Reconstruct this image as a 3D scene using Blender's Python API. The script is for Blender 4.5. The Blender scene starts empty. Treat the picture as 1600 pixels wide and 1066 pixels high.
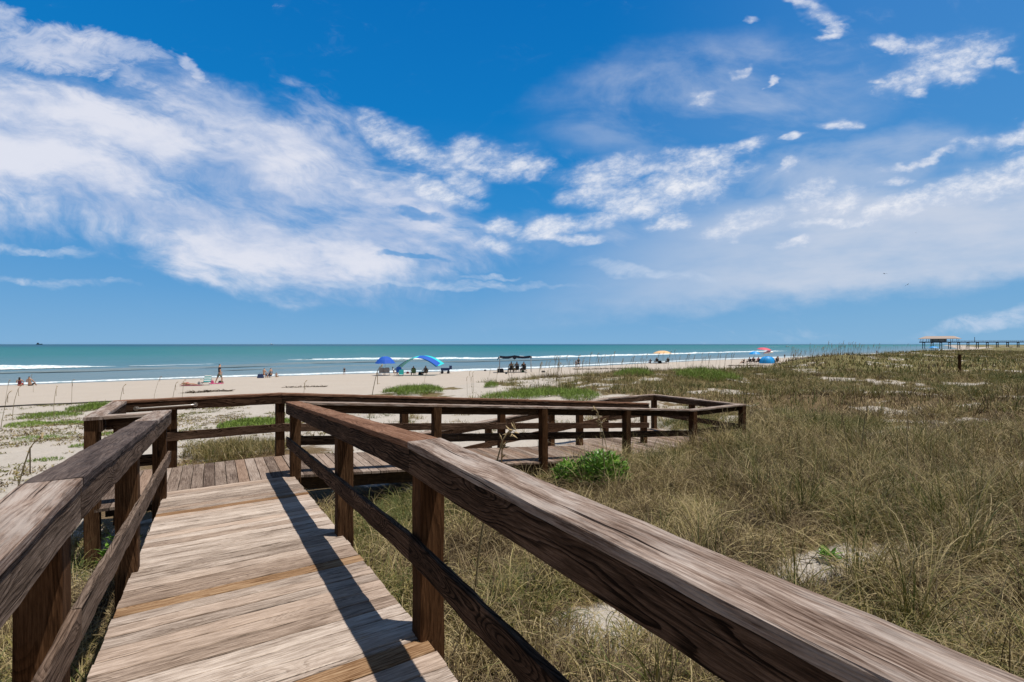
import bpy, bmesh, math, random
import numpy as np
from mathutils import Vector, Matrix
R = math.radians
random.seed(7); RNG = np.random.default_rng(11)
S = bpy.context.scene
COL = S.collection

# ------------------------------------------------------------------ camera
CZ = 4.3                       # eye height above the sea
F = 758.0                      # focal length in photo pixels (1600 wide)
cd = bpy.data.cameras.new("camera"); cam = bpy.data.objects.new("camera", cd); COL.objects.link(cam)
cam.location = (0, 0, CZ); cam.rotation_euler = (R(90), 0, 0)
cd.sensor_width = 36; cd.lens = 36*F/1600; cd.shift_y = 5/1600
cd.clip_start = 0.05; cd.clip_end = 60000
S.camera = cam
S.view_settings.view_transform = 'Standard'; S.view_settings.look = 'None'
S.view_settings.exposure = 0.0; S.view_settings.gamma = 1.0; S.view_settings.use_curve_mapping = False
S.cycles.max_bounces = 6; S.cycles.transparent_max_bounces = 12

# ------------------------------------------------------------------ tiny node DSL
class N:
    def __init__(s, nt): s.nt = nt; s.n = nt.nodes; s.l = nt.links
    def new(s, typ, **k):
        o = s.n.new(typ)
        for a, b in k.items(): setattr(o, a, b)
        return o
    def put(s, sock, v):
        if isinstance(v, bpy.types.NodeSocket): s.l.new(v, sock)
        else:
            if sock.type == 'RGBA' and len(v) == 3: v = (*v, 1)
            sock.default_value = v
    def m(s, op, a, b=0.0, c=0.0, clamp=False):
        o = s.new('ShaderNodeMath', operation=op, use_clamp=clamp)
        for i, v in enumerate((a, b, c)): s.put(o.inputs[i], v)
        return o.outputs[0]
    def add(s, a, b): return s.m('ADD', a, b)
    def sub(s, a, b): return s.m('SUBTRACT', a, b)
    def mul(s, a, b): return s.m('MULTIPLY', a, b)
    def xyz(s, x, y, z=0.0):
        o = s.new('ShaderNodeCombineXYZ')
        for i, v in enumerate((x, y, z)): s.put(o.inputs[i], v)
        return o.outputs[0]
    def sep(s, v):
        o = s.new('ShaderNodeSeparateXYZ'); s.put(o.inputs[0], v); return o.outputs
    def noise(s, v, scale=1.0, detail=4.0, rough=0.55, dist=0.0, dim='3D'):
        o = s.new('ShaderNodeTexNoise', noise_dimensions=dim)
        s.put(o.inputs['Vector'], v); s.put(o.inputs['Scale'], scale); s.put(o.inputs['Detail'], detail)
        s.put(o.inputs['Roughness'], rough); s.put(o.inputs['Distortion'], dist)
        return o.outputs[0]
    def ss(s, v, lo, hi, to0=0.0, to1=1.0):
        o = s.new('ShaderNodeMapRange', interpolation_type='SMOOTHSTEP')
        for k, x in (('Value', v), ('From Min', lo), ('From Max', hi), ('To Min', to0), ('To Max', to1)): s.put(o.inputs[k], x)
        return o.outputs[0]
    def mix(s, f, a, b, blend='MIX'):
        o = s.new('ShaderNodeMix', data_type='RGBA', blend_type=blend)
        s.put(o.inputs['Factor'], f); s.put(o.inputs[6], a); s.put(o.inputs[7], b)
        return o.outputs[2]
    def ramp(s, v, stops, interp='LINEAR'):
        o = s.new('ShaderNodeValToRGB'); cr = o.color_ramp; cr.interpolation = interp
        while len(cr.elements) < len(stops): cr.elements.new(0.5)
        for e, (p, c) in zip(cr.elements, stops): e.position = p; e.color = (*c, 1)
        s.put(o.inputs[0], v); return o.outputs[0]
    def bump(s, h, strength=0.5, dist=0.01, normal=None):
        o = s.new('ShaderNodeBump'); s.put(o.inputs['Height'], h); s.put(o.inputs['Strength'], strength)
        s.put(o.inputs['Distance'], dist)
        if normal is not None: s.put(o.inputs['Normal'], normal)
        return o.outputs[0]
def material(name):
    m = bpy.data.materials.new(name); m.use_nodes = True; nt = m.node_tree
    b = nt.nodes['Principled BSDF']; n = N(nt); n.b = b; n.mat = m
    return n
def setb(n, col=None, rough=None, normal=None, spec=None):
    if col is not None: n.put(n.b.inputs['Base Color'], col)
    if rough is not None: n.put(n.b.inputs['Roughness'], rough)
    if normal is not None: n.put(n.b.inputs['Normal'], normal)
    if spec is not None: n.put(n.b.inputs['Specular IOR Level'], spec)
    return n.mat

# ------------------------------------------------------------------ sky and sun
SUN_AZ_VEC = Vector((1.376, -0.326)).normalized()      # towards the sun, horizontally
SUN_EL = R(72)
w = bpy.data.worlds.new("World"); S.world = w; w.use_nodes = True
n = N(w.node_tree); w.node_tree.nodes.clear()
sky = n.new('ShaderNodeTexSky', sky_type='NISHITA', sun_disc=False, sun_elevation=SUN_EL, altitude=0, air_density=1.0, dust_density=0.25, ozone_density=2.2)
sky.sun_rotation = math.atan2(SUN_AZ_VEC.x, SUN_AZ_VEC.y)
gc = n.new('ShaderNodeTexCoord').outputs['Generated']
X, Y, Z = n.sep(gc)
yc = n.m('MAXIMUM', Y, 0.06)
PU = n.add(800.0, n.mul(n.m('DIVIDE', X, yc), F))       # bearing and height of the cloud field, as tangents
PV = n.sub(538.0, n.mul(n.m('DIVIDE', Z, yc), F))
wsf = n.noise(n.xyz(n.mul(PU, .016), n.mul(PV, .03), 8.1), 1.0, 7.0, .68, .8)
def rot(cx, cy, ang):
    c, s_ = math.cos(R(ang)), math.sin(R(ang))
    dx = n.sub(PU, cx); dy = n.sub(PV, cy)
    return n.add(n.mul(dx, c), n.mul(dy, s_)), n.sub(n.mul(dy, c), n.mul(dx, s_))
wx = n.noise(n.xyz(n.mul(PU, .0085), n.mul(PV, .014), 21.0), 1.0, 4.0, .6)
wy = n.noise(n.xyz(n.mul(PU, .0085), n.mul(PV, .014), 33.0), 1.0, 4.0, .6)
PWX = n.add(PU, n.mul(n.sub(wx, .5), 120.0)); PWY = n.add(PV, n.mul(n.sub(wy, .5), 62.0))
def union(es):
    """1 at the heart of the nearest ellipse (cx, cy, rx, ry, tilt), 0 at its rim, negative outside"""
    q = None
    for cx, cy, rx, ry, ang in es:
        mp_ = n.new('ShaderNodeMapping', vector_type='TEXTURE'); n.put(mp_.inputs[0], n.xyz(PWX, PWY, 0.0 if q is None else q))
        mp_.inputs['Location'].default_value = (cx, cy, 0); mp_.inputs['Rotation'].default_value = (0, 0, R(ang)); mp_.inputs['Scale'].default_value = (rx, ry, 1e7)
        l_ = n.new('ShaderNodeVectorMath', operation='LENGTH'); n.put(l_.inputs[0], mp_.outputs[0])
        q = l_.outputs['Value'] if q is None else n.m('MINIMUM', q, l_.outputs['Value'])
    return n.m('MAXIMUM', n.sub(1.0, n.mul(q, q)), -3.0)
def veilmask(es, lo, hi): return n.ss(union(es), lo, hi)
# large soft sheet: a thin body with denser drawn-out bands in it
warp = n.noise(n.xyz(n.mul(PU, .003), n.mul(PV, .006), 4.4), 1.0, 4.0, .55)
sa, sb = rot(0, 0, 21)
sbw = n.add(sb, n.mul(n.sub(warp, .5), 150.0))
st = n.noise(n.xyz(n.mul(sa, .0036), n.mul(sbw, .0105), 1.7), 1.0, 7.0, .60, .12)
st2 = n.noise(n.xyz(n.mul(sa, .015), n.mul(sbw, .032), 6.7), 1.0, 6.0, .66, .15)
sheet = union([(60, 225, 420, 120, 14), (400, 285, 330, 125, 20), (560, 375, 215, 68, 4), (330, 350, 330, 72, 16), (-150, 200, 260, 150, 10), (610, 330, 130, 60, 14), (360, 180, 200, 50, 24), (480, 225, 150, 40, 22)])
band = union([(70, 78, 190, 42, 3), (200, 78, 75, 27, 14), (300, 112, 40, 16, 30), (20, 40, 60, 30, 30)])
gap = union([(140, 128, 130, 16, 8), (640, 337, 52, 9, 14), (650, 403, 60, 6, 8), (20, 45, 26, 10, 20)])
shv = n.add(n.m('MAXIMUM', sheet, -1.0), n.add(n.mul(n.sub(st, .5), 2.4), n.mul(n.sub(st2, .5), 1.5)))
body = n.ss(shv, -.75, .95)
dens = n.ss(n.add(n.add(n.mul(n.sub(st, .5), 2.6), n.mul(n.sub(st2, .5), 1.1)), n.mul(n.m('MAXIMUM', sheet, -1.0), .45)), -.45, .6)
bandd = n.ss(n.add(n.m('MAXIMUM', band, -1.2), n.add(n.mul(n.sub(wsf, .5), 2.4), n.mul(n.sub(st, .5), .8))), -.1, 1.0)
sheetd = n.add(n.mul(body, .44), n.mul(n.mul(body, dens), .52))
gd = n.ss(n.add(gap, n.mul(n.sub(wsf, .5), 1.6)), -.2, .8)
sheetd = n.mul(sheetd, n.sub(1.0, n.mul(gd, .7)))
sheetd = n.m('MAXIMUM', sheetd, n.mul(bandd, .88))
puff = union([(585, 195, 34, 14, 10), (625, 218, 60, 20, 22), (655, 236, 34, 14, 10), (700, 262, 50, 22, 25), (745, 245, 60, 22, -4), (800, 262, 40, 16, -15), (835, 268, 22, 12, -20), (725, 285, 40, 14, 10), (690, 305, 50, 16, 10), (780, 355, 22, 9, 0), (775, 384, 26, 10, 10),
          (985, 262, 90, 17, -8), (920, 290, 42, 18, -10), (980, 300, 80, 26, 8), (1075, 285, 70, 26, -8), (1110, 250, 60, 16, -12), (1165, 230, 30, 11, -10), (1010, 325, 50, 18, -5), (940, 345, 50, 12, -12), (865, 355, 50, 12, -12), (895, 372, 60, 8, 5), (1045, 352, 32, 9, -14),
          (1480, 92, 66, 32, -10), (1430, 120, 50, 20, -8), (1500, 118, 40, 14, -8), (1540, 104, 20, 9, -10), (1580, 103, 16, 8, -5), (1372, 126, 16, 4, 0), (1385, 68, 26, 9, 0), (1440, 145, 16, 7, 0),
          (1560, 216, 60, 13, -18), (1605, 200, 40, 14, -18), (1600, 262, 70, 26, -22), (1500, 298, 120, 17, -16), (1395, 322, 60, 11, -8), (1460, 250, 60, 5, -12), (1165, 345, 55, 16, -18), (1280, 315, 50, 16, -14), (1262, 300, 34, 14, -20), (1310, 345, 70, 8, -8), (1250, 380, 26, 7, -15), (1232, 265, 28, 7, -22), (1395, 285, 26, 8, -8),
          (1090, 152, 24, 9, -32), (1145, 118, 14, 5, -20), (1285, 20, 24, 12, 25), (1300, 38, 14, 12, 60), (1265, 8, 22, 9, 15), (1290, 55, 14, 6, 0), (1310, 190, 22, 8, -4), (1240, 213, 19, 4, -8), (1202, 130, 9, 4, -30), (1181, 31, 9, 4, 0)])
pa, pb = rot(0, 0, -12)
pn = n.noise(n.xyz(n.mul(pa, .010), n.mul(pb, .024), 5.1), 1.0, 6.0, .66, .35)
pn2 = n.noise(n.xyz(n.mul(pa, .045), n.mul(pb, .075), 2.1), 1.0, 6.0, .68, .2)
pq = n.m('MAXIMUM', puff, -2.2)
puffd = n.ss(n.add(n.add(n.mul(pq, .42), n.mul(n.sub(pn, .5), 2.5)), n.mul(n.sub(pn2, .5), 1.5)), -.45, 1.25)
puffh = n.ss(n.add(n.mul(pq, .45), n.mul(n.sub(pn, .5), 1.5)), -.9, .6, 0, .30)
# thin veil over the lower right
va, vb = rot(1600, 436, -5.2)
vn = n.noise(n.xyz(n.mul(va, .0030), n.mul(vb, .011), 9.0), 1.0, 5.0, .6)
vlow = n.ss(n.add(vb, n.mul(n.sub(n.noise(n.xyz(n.mul(PU, .009), n.mul(PV, .02), 2.0), 1.0, 5.0, .6), .5), 70.0)), 20.0, -30.0)
vleft = n.ss(n.add(va, n.mul(vb, .9)), -950.0, -330.0)
vtop = n.ss(n.add(vb, n.mul(n.sub(vn, .5), 90.0)), -215.0, -110.0)
veil = n.mul(n.mul(n.mul(vlow, vtop), vleft), n.ss(vn, .2, .65, .42, .9))
veil2 = n.mul(veilmask([(1130, 150, 330, 110, -6), (1000, 140, 140, 60, 0), (1350, 260, 330, 60, -10), (1080, 390, 420, 60, 3)], -.1, 1.0), n.ss(n.noise(n.xyz(n.mul(PU, .004), n.mul(PV, .008), 3.1), 1.0, 6.0, .6, .5), .36, .72, .05, .55))
thin = n.mul(n.ss(union([(30, 391, 90, 6, 2), (95, 443, 95, 7, 4), (640, 444, 230, 5, 1), (770, 436, 40, 4, 0), (1010, 425, 100, 9, 7), (1540, 500, 110, 12, -14), (1590, 495, 30, 14, 0), (60, 395, 60, 5, 0)]), -.9, 1.3), n.ss(wsf, .32, .7, .1, .8))
grad = n.ramp(Z, [(0.0, (.205, .43, .69)), (.10, (.115, .345, .66)), (.24, (.028, .26, .63)), (.42, (.002, .19, .55)), (.62, (.0, .145, .48)), (1.0, (.001, .10, .38))])
grad = n.mix(n.ss(n.m('DIVIDE', X, yc), .15, .8, 0, .75), grad, n.ramp(Z, [(0, (.23, .45, .68)), (.1, (.16, .39, .67)), (.3, (.075, .285, .63)), (.55, (.05, .22, .58)), (1, (.02, .15, .5))]))
grad10 = n.mix(1.0, grad, (10.0, 10.0, 10.0), 'MULTIPLY')
grad10.node.clamp_result = False
base = n.mix(.97, sky.outputs[0], grad10)
shade = n.ss(n.add(n.mul(st, .6), n.mul(n.noise(n.xyz(n.mul(PU, .007), n.mul(PV, .018), 2.2), 1.0, 6.0, .6), .5)), .42, .66)
white = n.mix(shade, (4.7, 5.6, 7.6), (8.0, 8.1, 8.9))
c1 = n.mix(n.m('MAXIMUM', n.mul(veil, 1.0), veil2), base, (6.0, 6.6, 7.8))
c1 = n.mix(puffh, c1, (5.4, 6.2, 8.0))
c2 = n.mix(n.mul(sheetd, .95), c1, white)
c2 = n.mix(thin, c2, (5.6, 6.6, 8.2))
c3 = n.mix(n.mul(puffd, .9), c2, n.mix(n.ss(pn2, .35, .6), (7.2, 7.6, 8.5), (9.2, 9.2, 9.5)))
cover = n.m('MAXIMUM', n.ss(Y, .25, -.15), n.ss(Z, .66, .86))  # unseen clouds added behind and overhead to make the shade less blue
cln = n.noise(gc, 2.6, 5.0, .6, .6)
c3 = n.mix(n.mul(cover, n.ss(cln, .32, .56, .35, 1.0)), c3, n.mix(n.ss(cln, .4, .7), (1.1, 1.3, 1.6), (2.0, 2.15, 2.4)))
up = n.ss(Z, -.01, .005)
c4 = n.mix(up, (2.0, 3.2, 4.6), c3)
bg = n.new('ShaderNodeBackground'); n.put(bg.inputs[0], c4); bg.inputs[1].default_value = 0.1
out = n.new('ShaderNodeOutputWorld'); n.l.new(bg.outputs[0], out.inputs[0])
w.cycles.sampling_method = 'MANUAL'; w.cycles.sample_map_resolution = 512

sl = bpy.data.lights.new("sun", 'SUN'); sun = bpy.data.objects.new("sun", sl); COL.objects.link(sun)
sl.energy = 5.0; sl.angle = R(0.55); sl.color = (1.0, 0.95, 0.88)
sd = Vector((SUN_AZ_VEC.x*math.cos(SUN_EL), SUN_AZ_VEC.y*math.cos(SUN_EL), math.sin(SUN_EL)))
sun.rotation_euler = sd.to_track_quat('Z', 'Y').to_euler(); sun.location = (0, 0, 40)

# ------------------------------------------------------------------ frames of reference
CP_, SP_ = math.cos(R(31.66)), math.sin(R(31.66))
def AT(a, t, d):               # a = across the walkway (right), t = along it (towards the sea), d = metres below the eye
    return Vector((a*CP_ - t*SP_, a*SP_ + t*CP_, CZ - d))
def at_of(x, y): return x*CP_ + y*SP_, -x*SP_ + y*CP_
DA = Vector((CP_, SP_, 0)); DT = Vector((-SP_, CP_, 0)); UP = Vector((0, 0, 1))
def PD(px, Y, d=0.0): return Vector(((px-800)/F*Y, Y, CZ-d))

def link(name, me, mat=None, parent=None):
    o = bpy.data.objects.new(name, me); COL.objects.link(o)
    if mat is not None: me.materials.append(mat)
    if parent is not None: o.parent = parent
    return o
def empty(name, loc=(0, 0, 0), rz=0.0):
    o = bpy.data.objects.new(name, None); COL.objects.link(o); o.location = loc; o.rotation_euler.z = rz
    o.empty_display_size = .2
    return o
def tag(o, label=None, cat=None, group=None, kind=None):
    for k, v in (('label', label), ('category', cat), ('group', group), ('kind', kind)):
        if v: o[k] = v
    return o
def kids(o): return [c for c in bpy.data.objects if c.parent == o]
def copy_tree(o, parent=None, ch=None):
    c = o.copy(); COL.objects.link(c); c.parent = parent
    for k in (ch[o] if ch is not None else kids(o)): copy_tree(k, c, ch)
    return c

# ------------------------------------------------------------------ terrain functions (numpy)
_T = np.random.default_rng(3).random((512, 512))
def vnoise(x, y):
    xi = np.floor(x).astype(int); yi = np.floor(y).astype(int); fx = x-xi; fy = y-yi
    fx = fx*fx*(3-2*fx); fy = fy*fy*(3-2*fy)
    g = lambda i, j: _T[i & 511, j & 511]
    return (g(xi, yi)*(1-fx)+g(xi+1, yi)*fx)*(1-fy)+(g(xi, yi+1)*(1-fx)+g(xi+1, yi+1)*fx)*fy
def fbm(x, y, o=4, g=.5):
    s_ = 0; a_ = 1; t_ = 0
    for i in range(o): s_ = s_+a_*vnoise(x*2**i+17.3*i, y*2**i+5.1*i); t_ += a_; a_ *= g
    return s_/t_
def sst(x, lo, hi):
    q = np.clip((x-lo)/(hi-lo), 0, 1); return q*q*(3-2*q)
def t_shore(a): return np.interp(a, [-400, -60, -19, 0, 43, 115, 196, 337, 579, 3000], [60, 70, 72.7, 75, 72, 85, 93, 112, 165, 900])
def t_edge(a): return np.interp(a, [-400, -10, 0, 11, 20, 34, 57, 90, 122, 174, 337, 579, 3000], [38, 38.6, 38, 35, 37, 41, 37, 47, 51, 58, 88, 140, 870])
def depth(a, t):
    te, ts = t_edge(a), t_shore(a)
    inl = 2.3+.5*sst(t, 1, 12)
    left = 1-sst(a, 6, 34)
    inl = inl+left*.65*sst(t, 11, 36)
    hum = (fbm(a*.16+3, t*.16, 3)-.5)
    fade = sst(np.hypot(a, t), 3, 14)
    inl = inl+hum*.55*fade*(.6+.9*sst(a, 5, 30))
    inl = inl-.30*sst(a, 66, 90)*np.exp(-((t-te+7)/6.0)**2)+.40*sst(a, 15, 30)*(1-sst(a, 60, 76))*sst(t, te-15, te)
    for (ma, mt, mr, ms, mh) in [(79, 34, 9, 5, .95), (30, 31, 9, 4, .2), (98, 36, 12, 7, .5), (130, 42, 14, 8, .6), (165, 50, 18, 8, .5)]:
        inl = inl-mh*np.exp(-((a-ma)/mr)**2-((t-mt)/ms)**2)
    near = (fbm(a*.9, t*.9+9, 3)-.5)*.16
    inl = inl+near*sst(np.hypot(a, t), 1, 4)
    beach = 3.72+(t-te)/(ts-te)*.62+(fbm(a*.12, t*.12, 2)-.5)*.05
    k = sst(t, te-3.0, te+3.5)
    d = inl*(1-k)+beach*k
    sea = 4.34+.03*(t-ts)
    k2 = sst(t, ts-1, ts+1)
    d = d*(1-k2)+np.minimum(sea, 9)*k2
    return d
def _bp(px, py, d=2.35): Y_ = F*d/(py-538); return at_of((px-800)/F*Y_, Y_)
BP = [_bp(1285, 885), _bp(1240, 905), _bp(960, 975), _bp(1400, 870), _bp(1440, 640, 2.7)]
def veg(a, t):                 # 0 bare sand .. 1 closed grass
    te = t_edge(a)
    n1 = fbm(a*.35+11, t*.35+4, 3); n2 = fbm(a*1.3+2, t*1.3, 2)
    right = sst(a, 3.0, 13.0)*sst(a-t*.42+(n1-.5)*22, 3, 17)
    front = (sst(a, .9, 1.3))*(1-sst(t, 9.0, 11.0))
    dense = np.maximum(right, front)
    lrail = (1-.5*sst(t, 5.8, 7.0)-.5*sst(t, 9, 10))*(1-sst(np.abs(a+1.2), .95, 1.7))
    behind = sst(t, 9.2, 9.6)*(1-sst(t, 12.5, 15.5))*(1-sst(np.abs(a-.4), 1.6, 2.6))
    mid = sst(a, 3, 12)*sst(t, 15, 22)*(1-right)*.8
    v = np.clip(dense*(1.05-1.0*sst(n1*.6+n2*.4, .565, .66)) + lrail*.9+behind*1.0+mid*sst(n1, .47, .56), 0, 1)
    v = np.maximum(v, .16*sst(n2, .48, .62)*sst(te-t, 0, 4))
    # bare patches seen in the picture
    for (pa, pt, ra, rt, s_) in [(BP[0][0], BP[0][1], .9, .36, 1.), (BP[1][0], BP[1][1], .7, .3, 1.), (BP[2][0], BP[2][1], .62, .42, 1.), (BP[3][0], BP[3][1], .7, .36, .9), (BP[4][0], BP[4][1], 1.2, .4, .8), (15.5, 6.0, 2.2, .9, .8), (11.5, 12.5, 3.0, 1.0, .8), (19, 9.0, 2.5, .9, .8), (17, 14, 3, 1.2, .7)]:
        v = v*(1-s_*np.exp(-((a-pa)/ra)**2-((t-pt)/rt)**2))
    return v*(1-sst(t, te-1.5, te+.3))

# ------------------------------------------------------------------ sand, water
def grid_axis(segs):
    out_ = []
    for lo, hi, st in segs: out_ += list(np.arange(lo, hi, st))
    return np.array(out_+[segs[-1][1]])
ga = grid_axis([(-3000, -400, 200), (-400, -80, 20), (-80, -20, 1.5), (-20, -6, .4), (-6, 14, .16), (14, 40, .35), (40, 120, 1.0), (120, 400, 4), (400, 3000, 60)])
gt = grid_axis([(-3000, -300, 200), (-300, -20, 14), (-20, -3, .6), (-3, 14, .16), (14, 46, .35), (46, 130, 1.2), (130, 400, 6), (400, 1000, 60)])
A_, T_ = np.meshgrid(ga, gt)
D_ = depth(A_, T_)
V_ = veg(A_, T_)
XX = A_*CP_-T_*SP_; YY = A_*SP_+T_*CP_
def np_mesh(name, verts, faces, attrs=None, smooth=True):
    me = bpy.data.meshes.new(name); nv = len(verts); nf = len(faces); k = faces.shape[1]
    me.vertices.add(nv); me.vertices.foreach_set('co', np.ascontiguousarray(verts, dtype=np.float32).ravel())
    me.loops.add(nf*k); me.loops.foreach_set('vertex_index', np.ascontiguousarray(faces, dtype=np.int32).ravel())
    me.polygons.add(nf); me.polygons.foreach_set('loop_start', np.arange(0, nf*k, k, dtype=np.int32))
    me.polygons.foreach_set('use_smooth', np.full(nf, smooth))
    for an, av in (attrs or {}).items():
        at_ = me.attributes.new(an, 'FLOAT', 'POINT'); at_.data.foreach_set('value', np.ascontiguousarray(av, dtype=np.float32).ravel())
    me.update(calc_edges=True); return me
def grid_faces(nr, nc):
    i = np.arange((nr-1)*(nc-1)); r = i//(nc-1); c = i % (nc-1); b = r*nc+c
    return np.stack([b, b+1, b+nc+1, b+nc], 1)
wet = sst(T_-t_shore(A_), -3.2, -.6)
me = np_mesh('sand', np.stack([XX, YY, CZ-D_], -1).reshape(-1, 3), grid_faces(len(gt), len(ga)), {'veg': V_, 'wet': wet, 'beach': sst(T_-t_edge(A_), -3, 2)})
n = material('sand')
P = n.new('ShaderNodeNewGeometry').outputs['Position']
at_v = n.new('ShaderNodeAttribute', attribute_name='veg').outputs['Fac']
at_w = n.new('ShaderNodeAttribute', attribute_name='wet').outputs['Fac']
at_b = n.new('ShaderNodeAttribute', attribute_name='beach').outputs['Fac']
big = n.noise(P, .35, 5, .6); fine = n.noise(P, 9.0, 6, .65); vf = n.noise(P, 60.0, 5, .7)
dry = n.mix(big, (.415, .368, .312), (.485, .440, .380))
dry = n.mix(n.ss(fine, .45, .62, 0, .25), dry, (0.351, 0.296, 0.257))
bc = n.mix(big, (.410, .352, .292), (.470, .412, .345))
# faint raked tracks and wrack on the beach
pr = n.new('ShaderNodeMapping'); pr.inputs['Rotation'].default_value = (0, 0, R(-31.66)); n.put(pr.inputs[0], P)
ax, ay, _ = n.sep(pr.outputs[0])
trk = n.noise(n.xyz(n.mul(ax, .05), n.mul(ay, .8), 0), 1.0, 4, .6)
bc = n.mix(n.ss(trk, .56, .75, 0, .45), bc, (.42, .335, .28))
sandc = n.mix(at_b, dry, bc)
sandc = n.mix(n.mul(at_w, .6), sandc, (.30, .25, .22))
lit = n.noise(P, 3.0, 7, .75)
litter = n.ramp(n.noise(P, 34.0, 6, .8, 1.5), [(.3, (.030, .019, .010)), (.48, (.115, .076, .038)), (.66, (.29, .215, .12))])
lm = n.ss(n.add(n.mul(at_v, 1.25), n.mul(n.sub(lit, .5), 2.2)), .30, .85)
far_ = n.ss(n.m('MULTIPLY_ADD', n.sep(P)[1], 1.0, 0.0), 14.0, 60.0)
litter = n.mix(n.mul(far_, .75), litter, n.mix(n.noise(P, .8, 5, .7), (.10, .105, .035), (.22, .19, .08)))
colr = n.mix(lm, sandc, litter)
dk = n.ss(n.noise(P, 16.0, 3, .7), .66, .74)
colr = n.mix(n.mul(n.mul(dk, n.sub(1.0, at_b)), .75), colr, (.13, .09, .06))
hb = n.add(n.mul(n.noise(P, 2.6, 5, .65), 1.0), n.add(n.mul(fine, .35), n.mul(vf, .12)))
sandm = setb(n, colr, n.sub(.95, n.mul(at_w, .55)), n.bump(hb, .9, .09), .1)
tag(link('sand_ground', me, sandm), kind='structure')

# water
wa = grid_axis([(-30000, -2000, 4000), (-2000, -200, 200), (-200, 300, 4), (300, 900, 15), (900, 30000, 3000)])
wt = grid_axis([(66, 120, 1.0), (120, 220, 2.5), (220, 600, 12), (600, 3000, 200), (3000, 40000, 4000)])
WA, WT = np.meshgrid(wa, wt)
off = WT-t_shore(WA)
ripple = .10*np.sin((off+9*fbm(WA*.02, WT*.02, 2)*1.0)*.42+fbm(WA*.03, WT*.05, 2)*5)*sst(off, 2, 20)*(1-sst(off, 120, 300))
ripple = np.where(np.abs(WA) < 900, ripple, 0)
wz = ripple+.0*WA
me = np_mesh('sea', np.stack([WA*CP_-WT*SP_, WA*SP_+WT*CP_, wz], -1).reshape(-1, 3), grid_faces(len(wt), len(wa)), {'off': off})
n = material('sea_water')
P = n.new('ShaderNodeNewGeometry').outputs['Position']
of = n.new('ShaderNodeAttribute', attribute_name='off').outputs['Fac']
mp = n.new('ShaderNodeMapping'); mp.inputs['Rotation'].default_value = (0, 0, R(-31.66)); n.put(mp.inputs[0], P)
ax, ay, _ = n.sep(mp.outputs[0])
sw = n.noise(n.xyz(n.mul(ax, .02), n.mul(ay, .09), 0), 1.0, 5, .6, .4)
of2 = n.add(of, n.mul(n.sub(sw, .5), 50.0))
c = n.ramp(n.m('MULTIPLY', of2, 1/1600, clamp=True), [(0.0, (.16, .21, .22)), (.02, (.10, .19, .24)), (.045, (.060, .17, .205)), (.12, (.020, .15, .158)), (.4, (.002, .125, .135)), (1.0, (.001, .07, .12))])
dkp = n.ss(n.noise(n.xyz(n.mul(ax, .035), n.mul(ay, .22), 4), 1.0, 4, .6, .3), .56, .72)
c = n.mix(n.mul(dkp, .35), c, (.02, .075, .085))
hw = n.add(n.noise(n.xyz(n.mul(ax, .12), n.mul(ay, .45), 0), 1.0, 6, .65, .5), n.mul(n.noise(P, 2.2, 4, .6), .25))
seam = setb(n, c, .38, n.bump(hw, .8, .6), .10)
tag(link('sea', me, seam), kind='structure')

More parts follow.
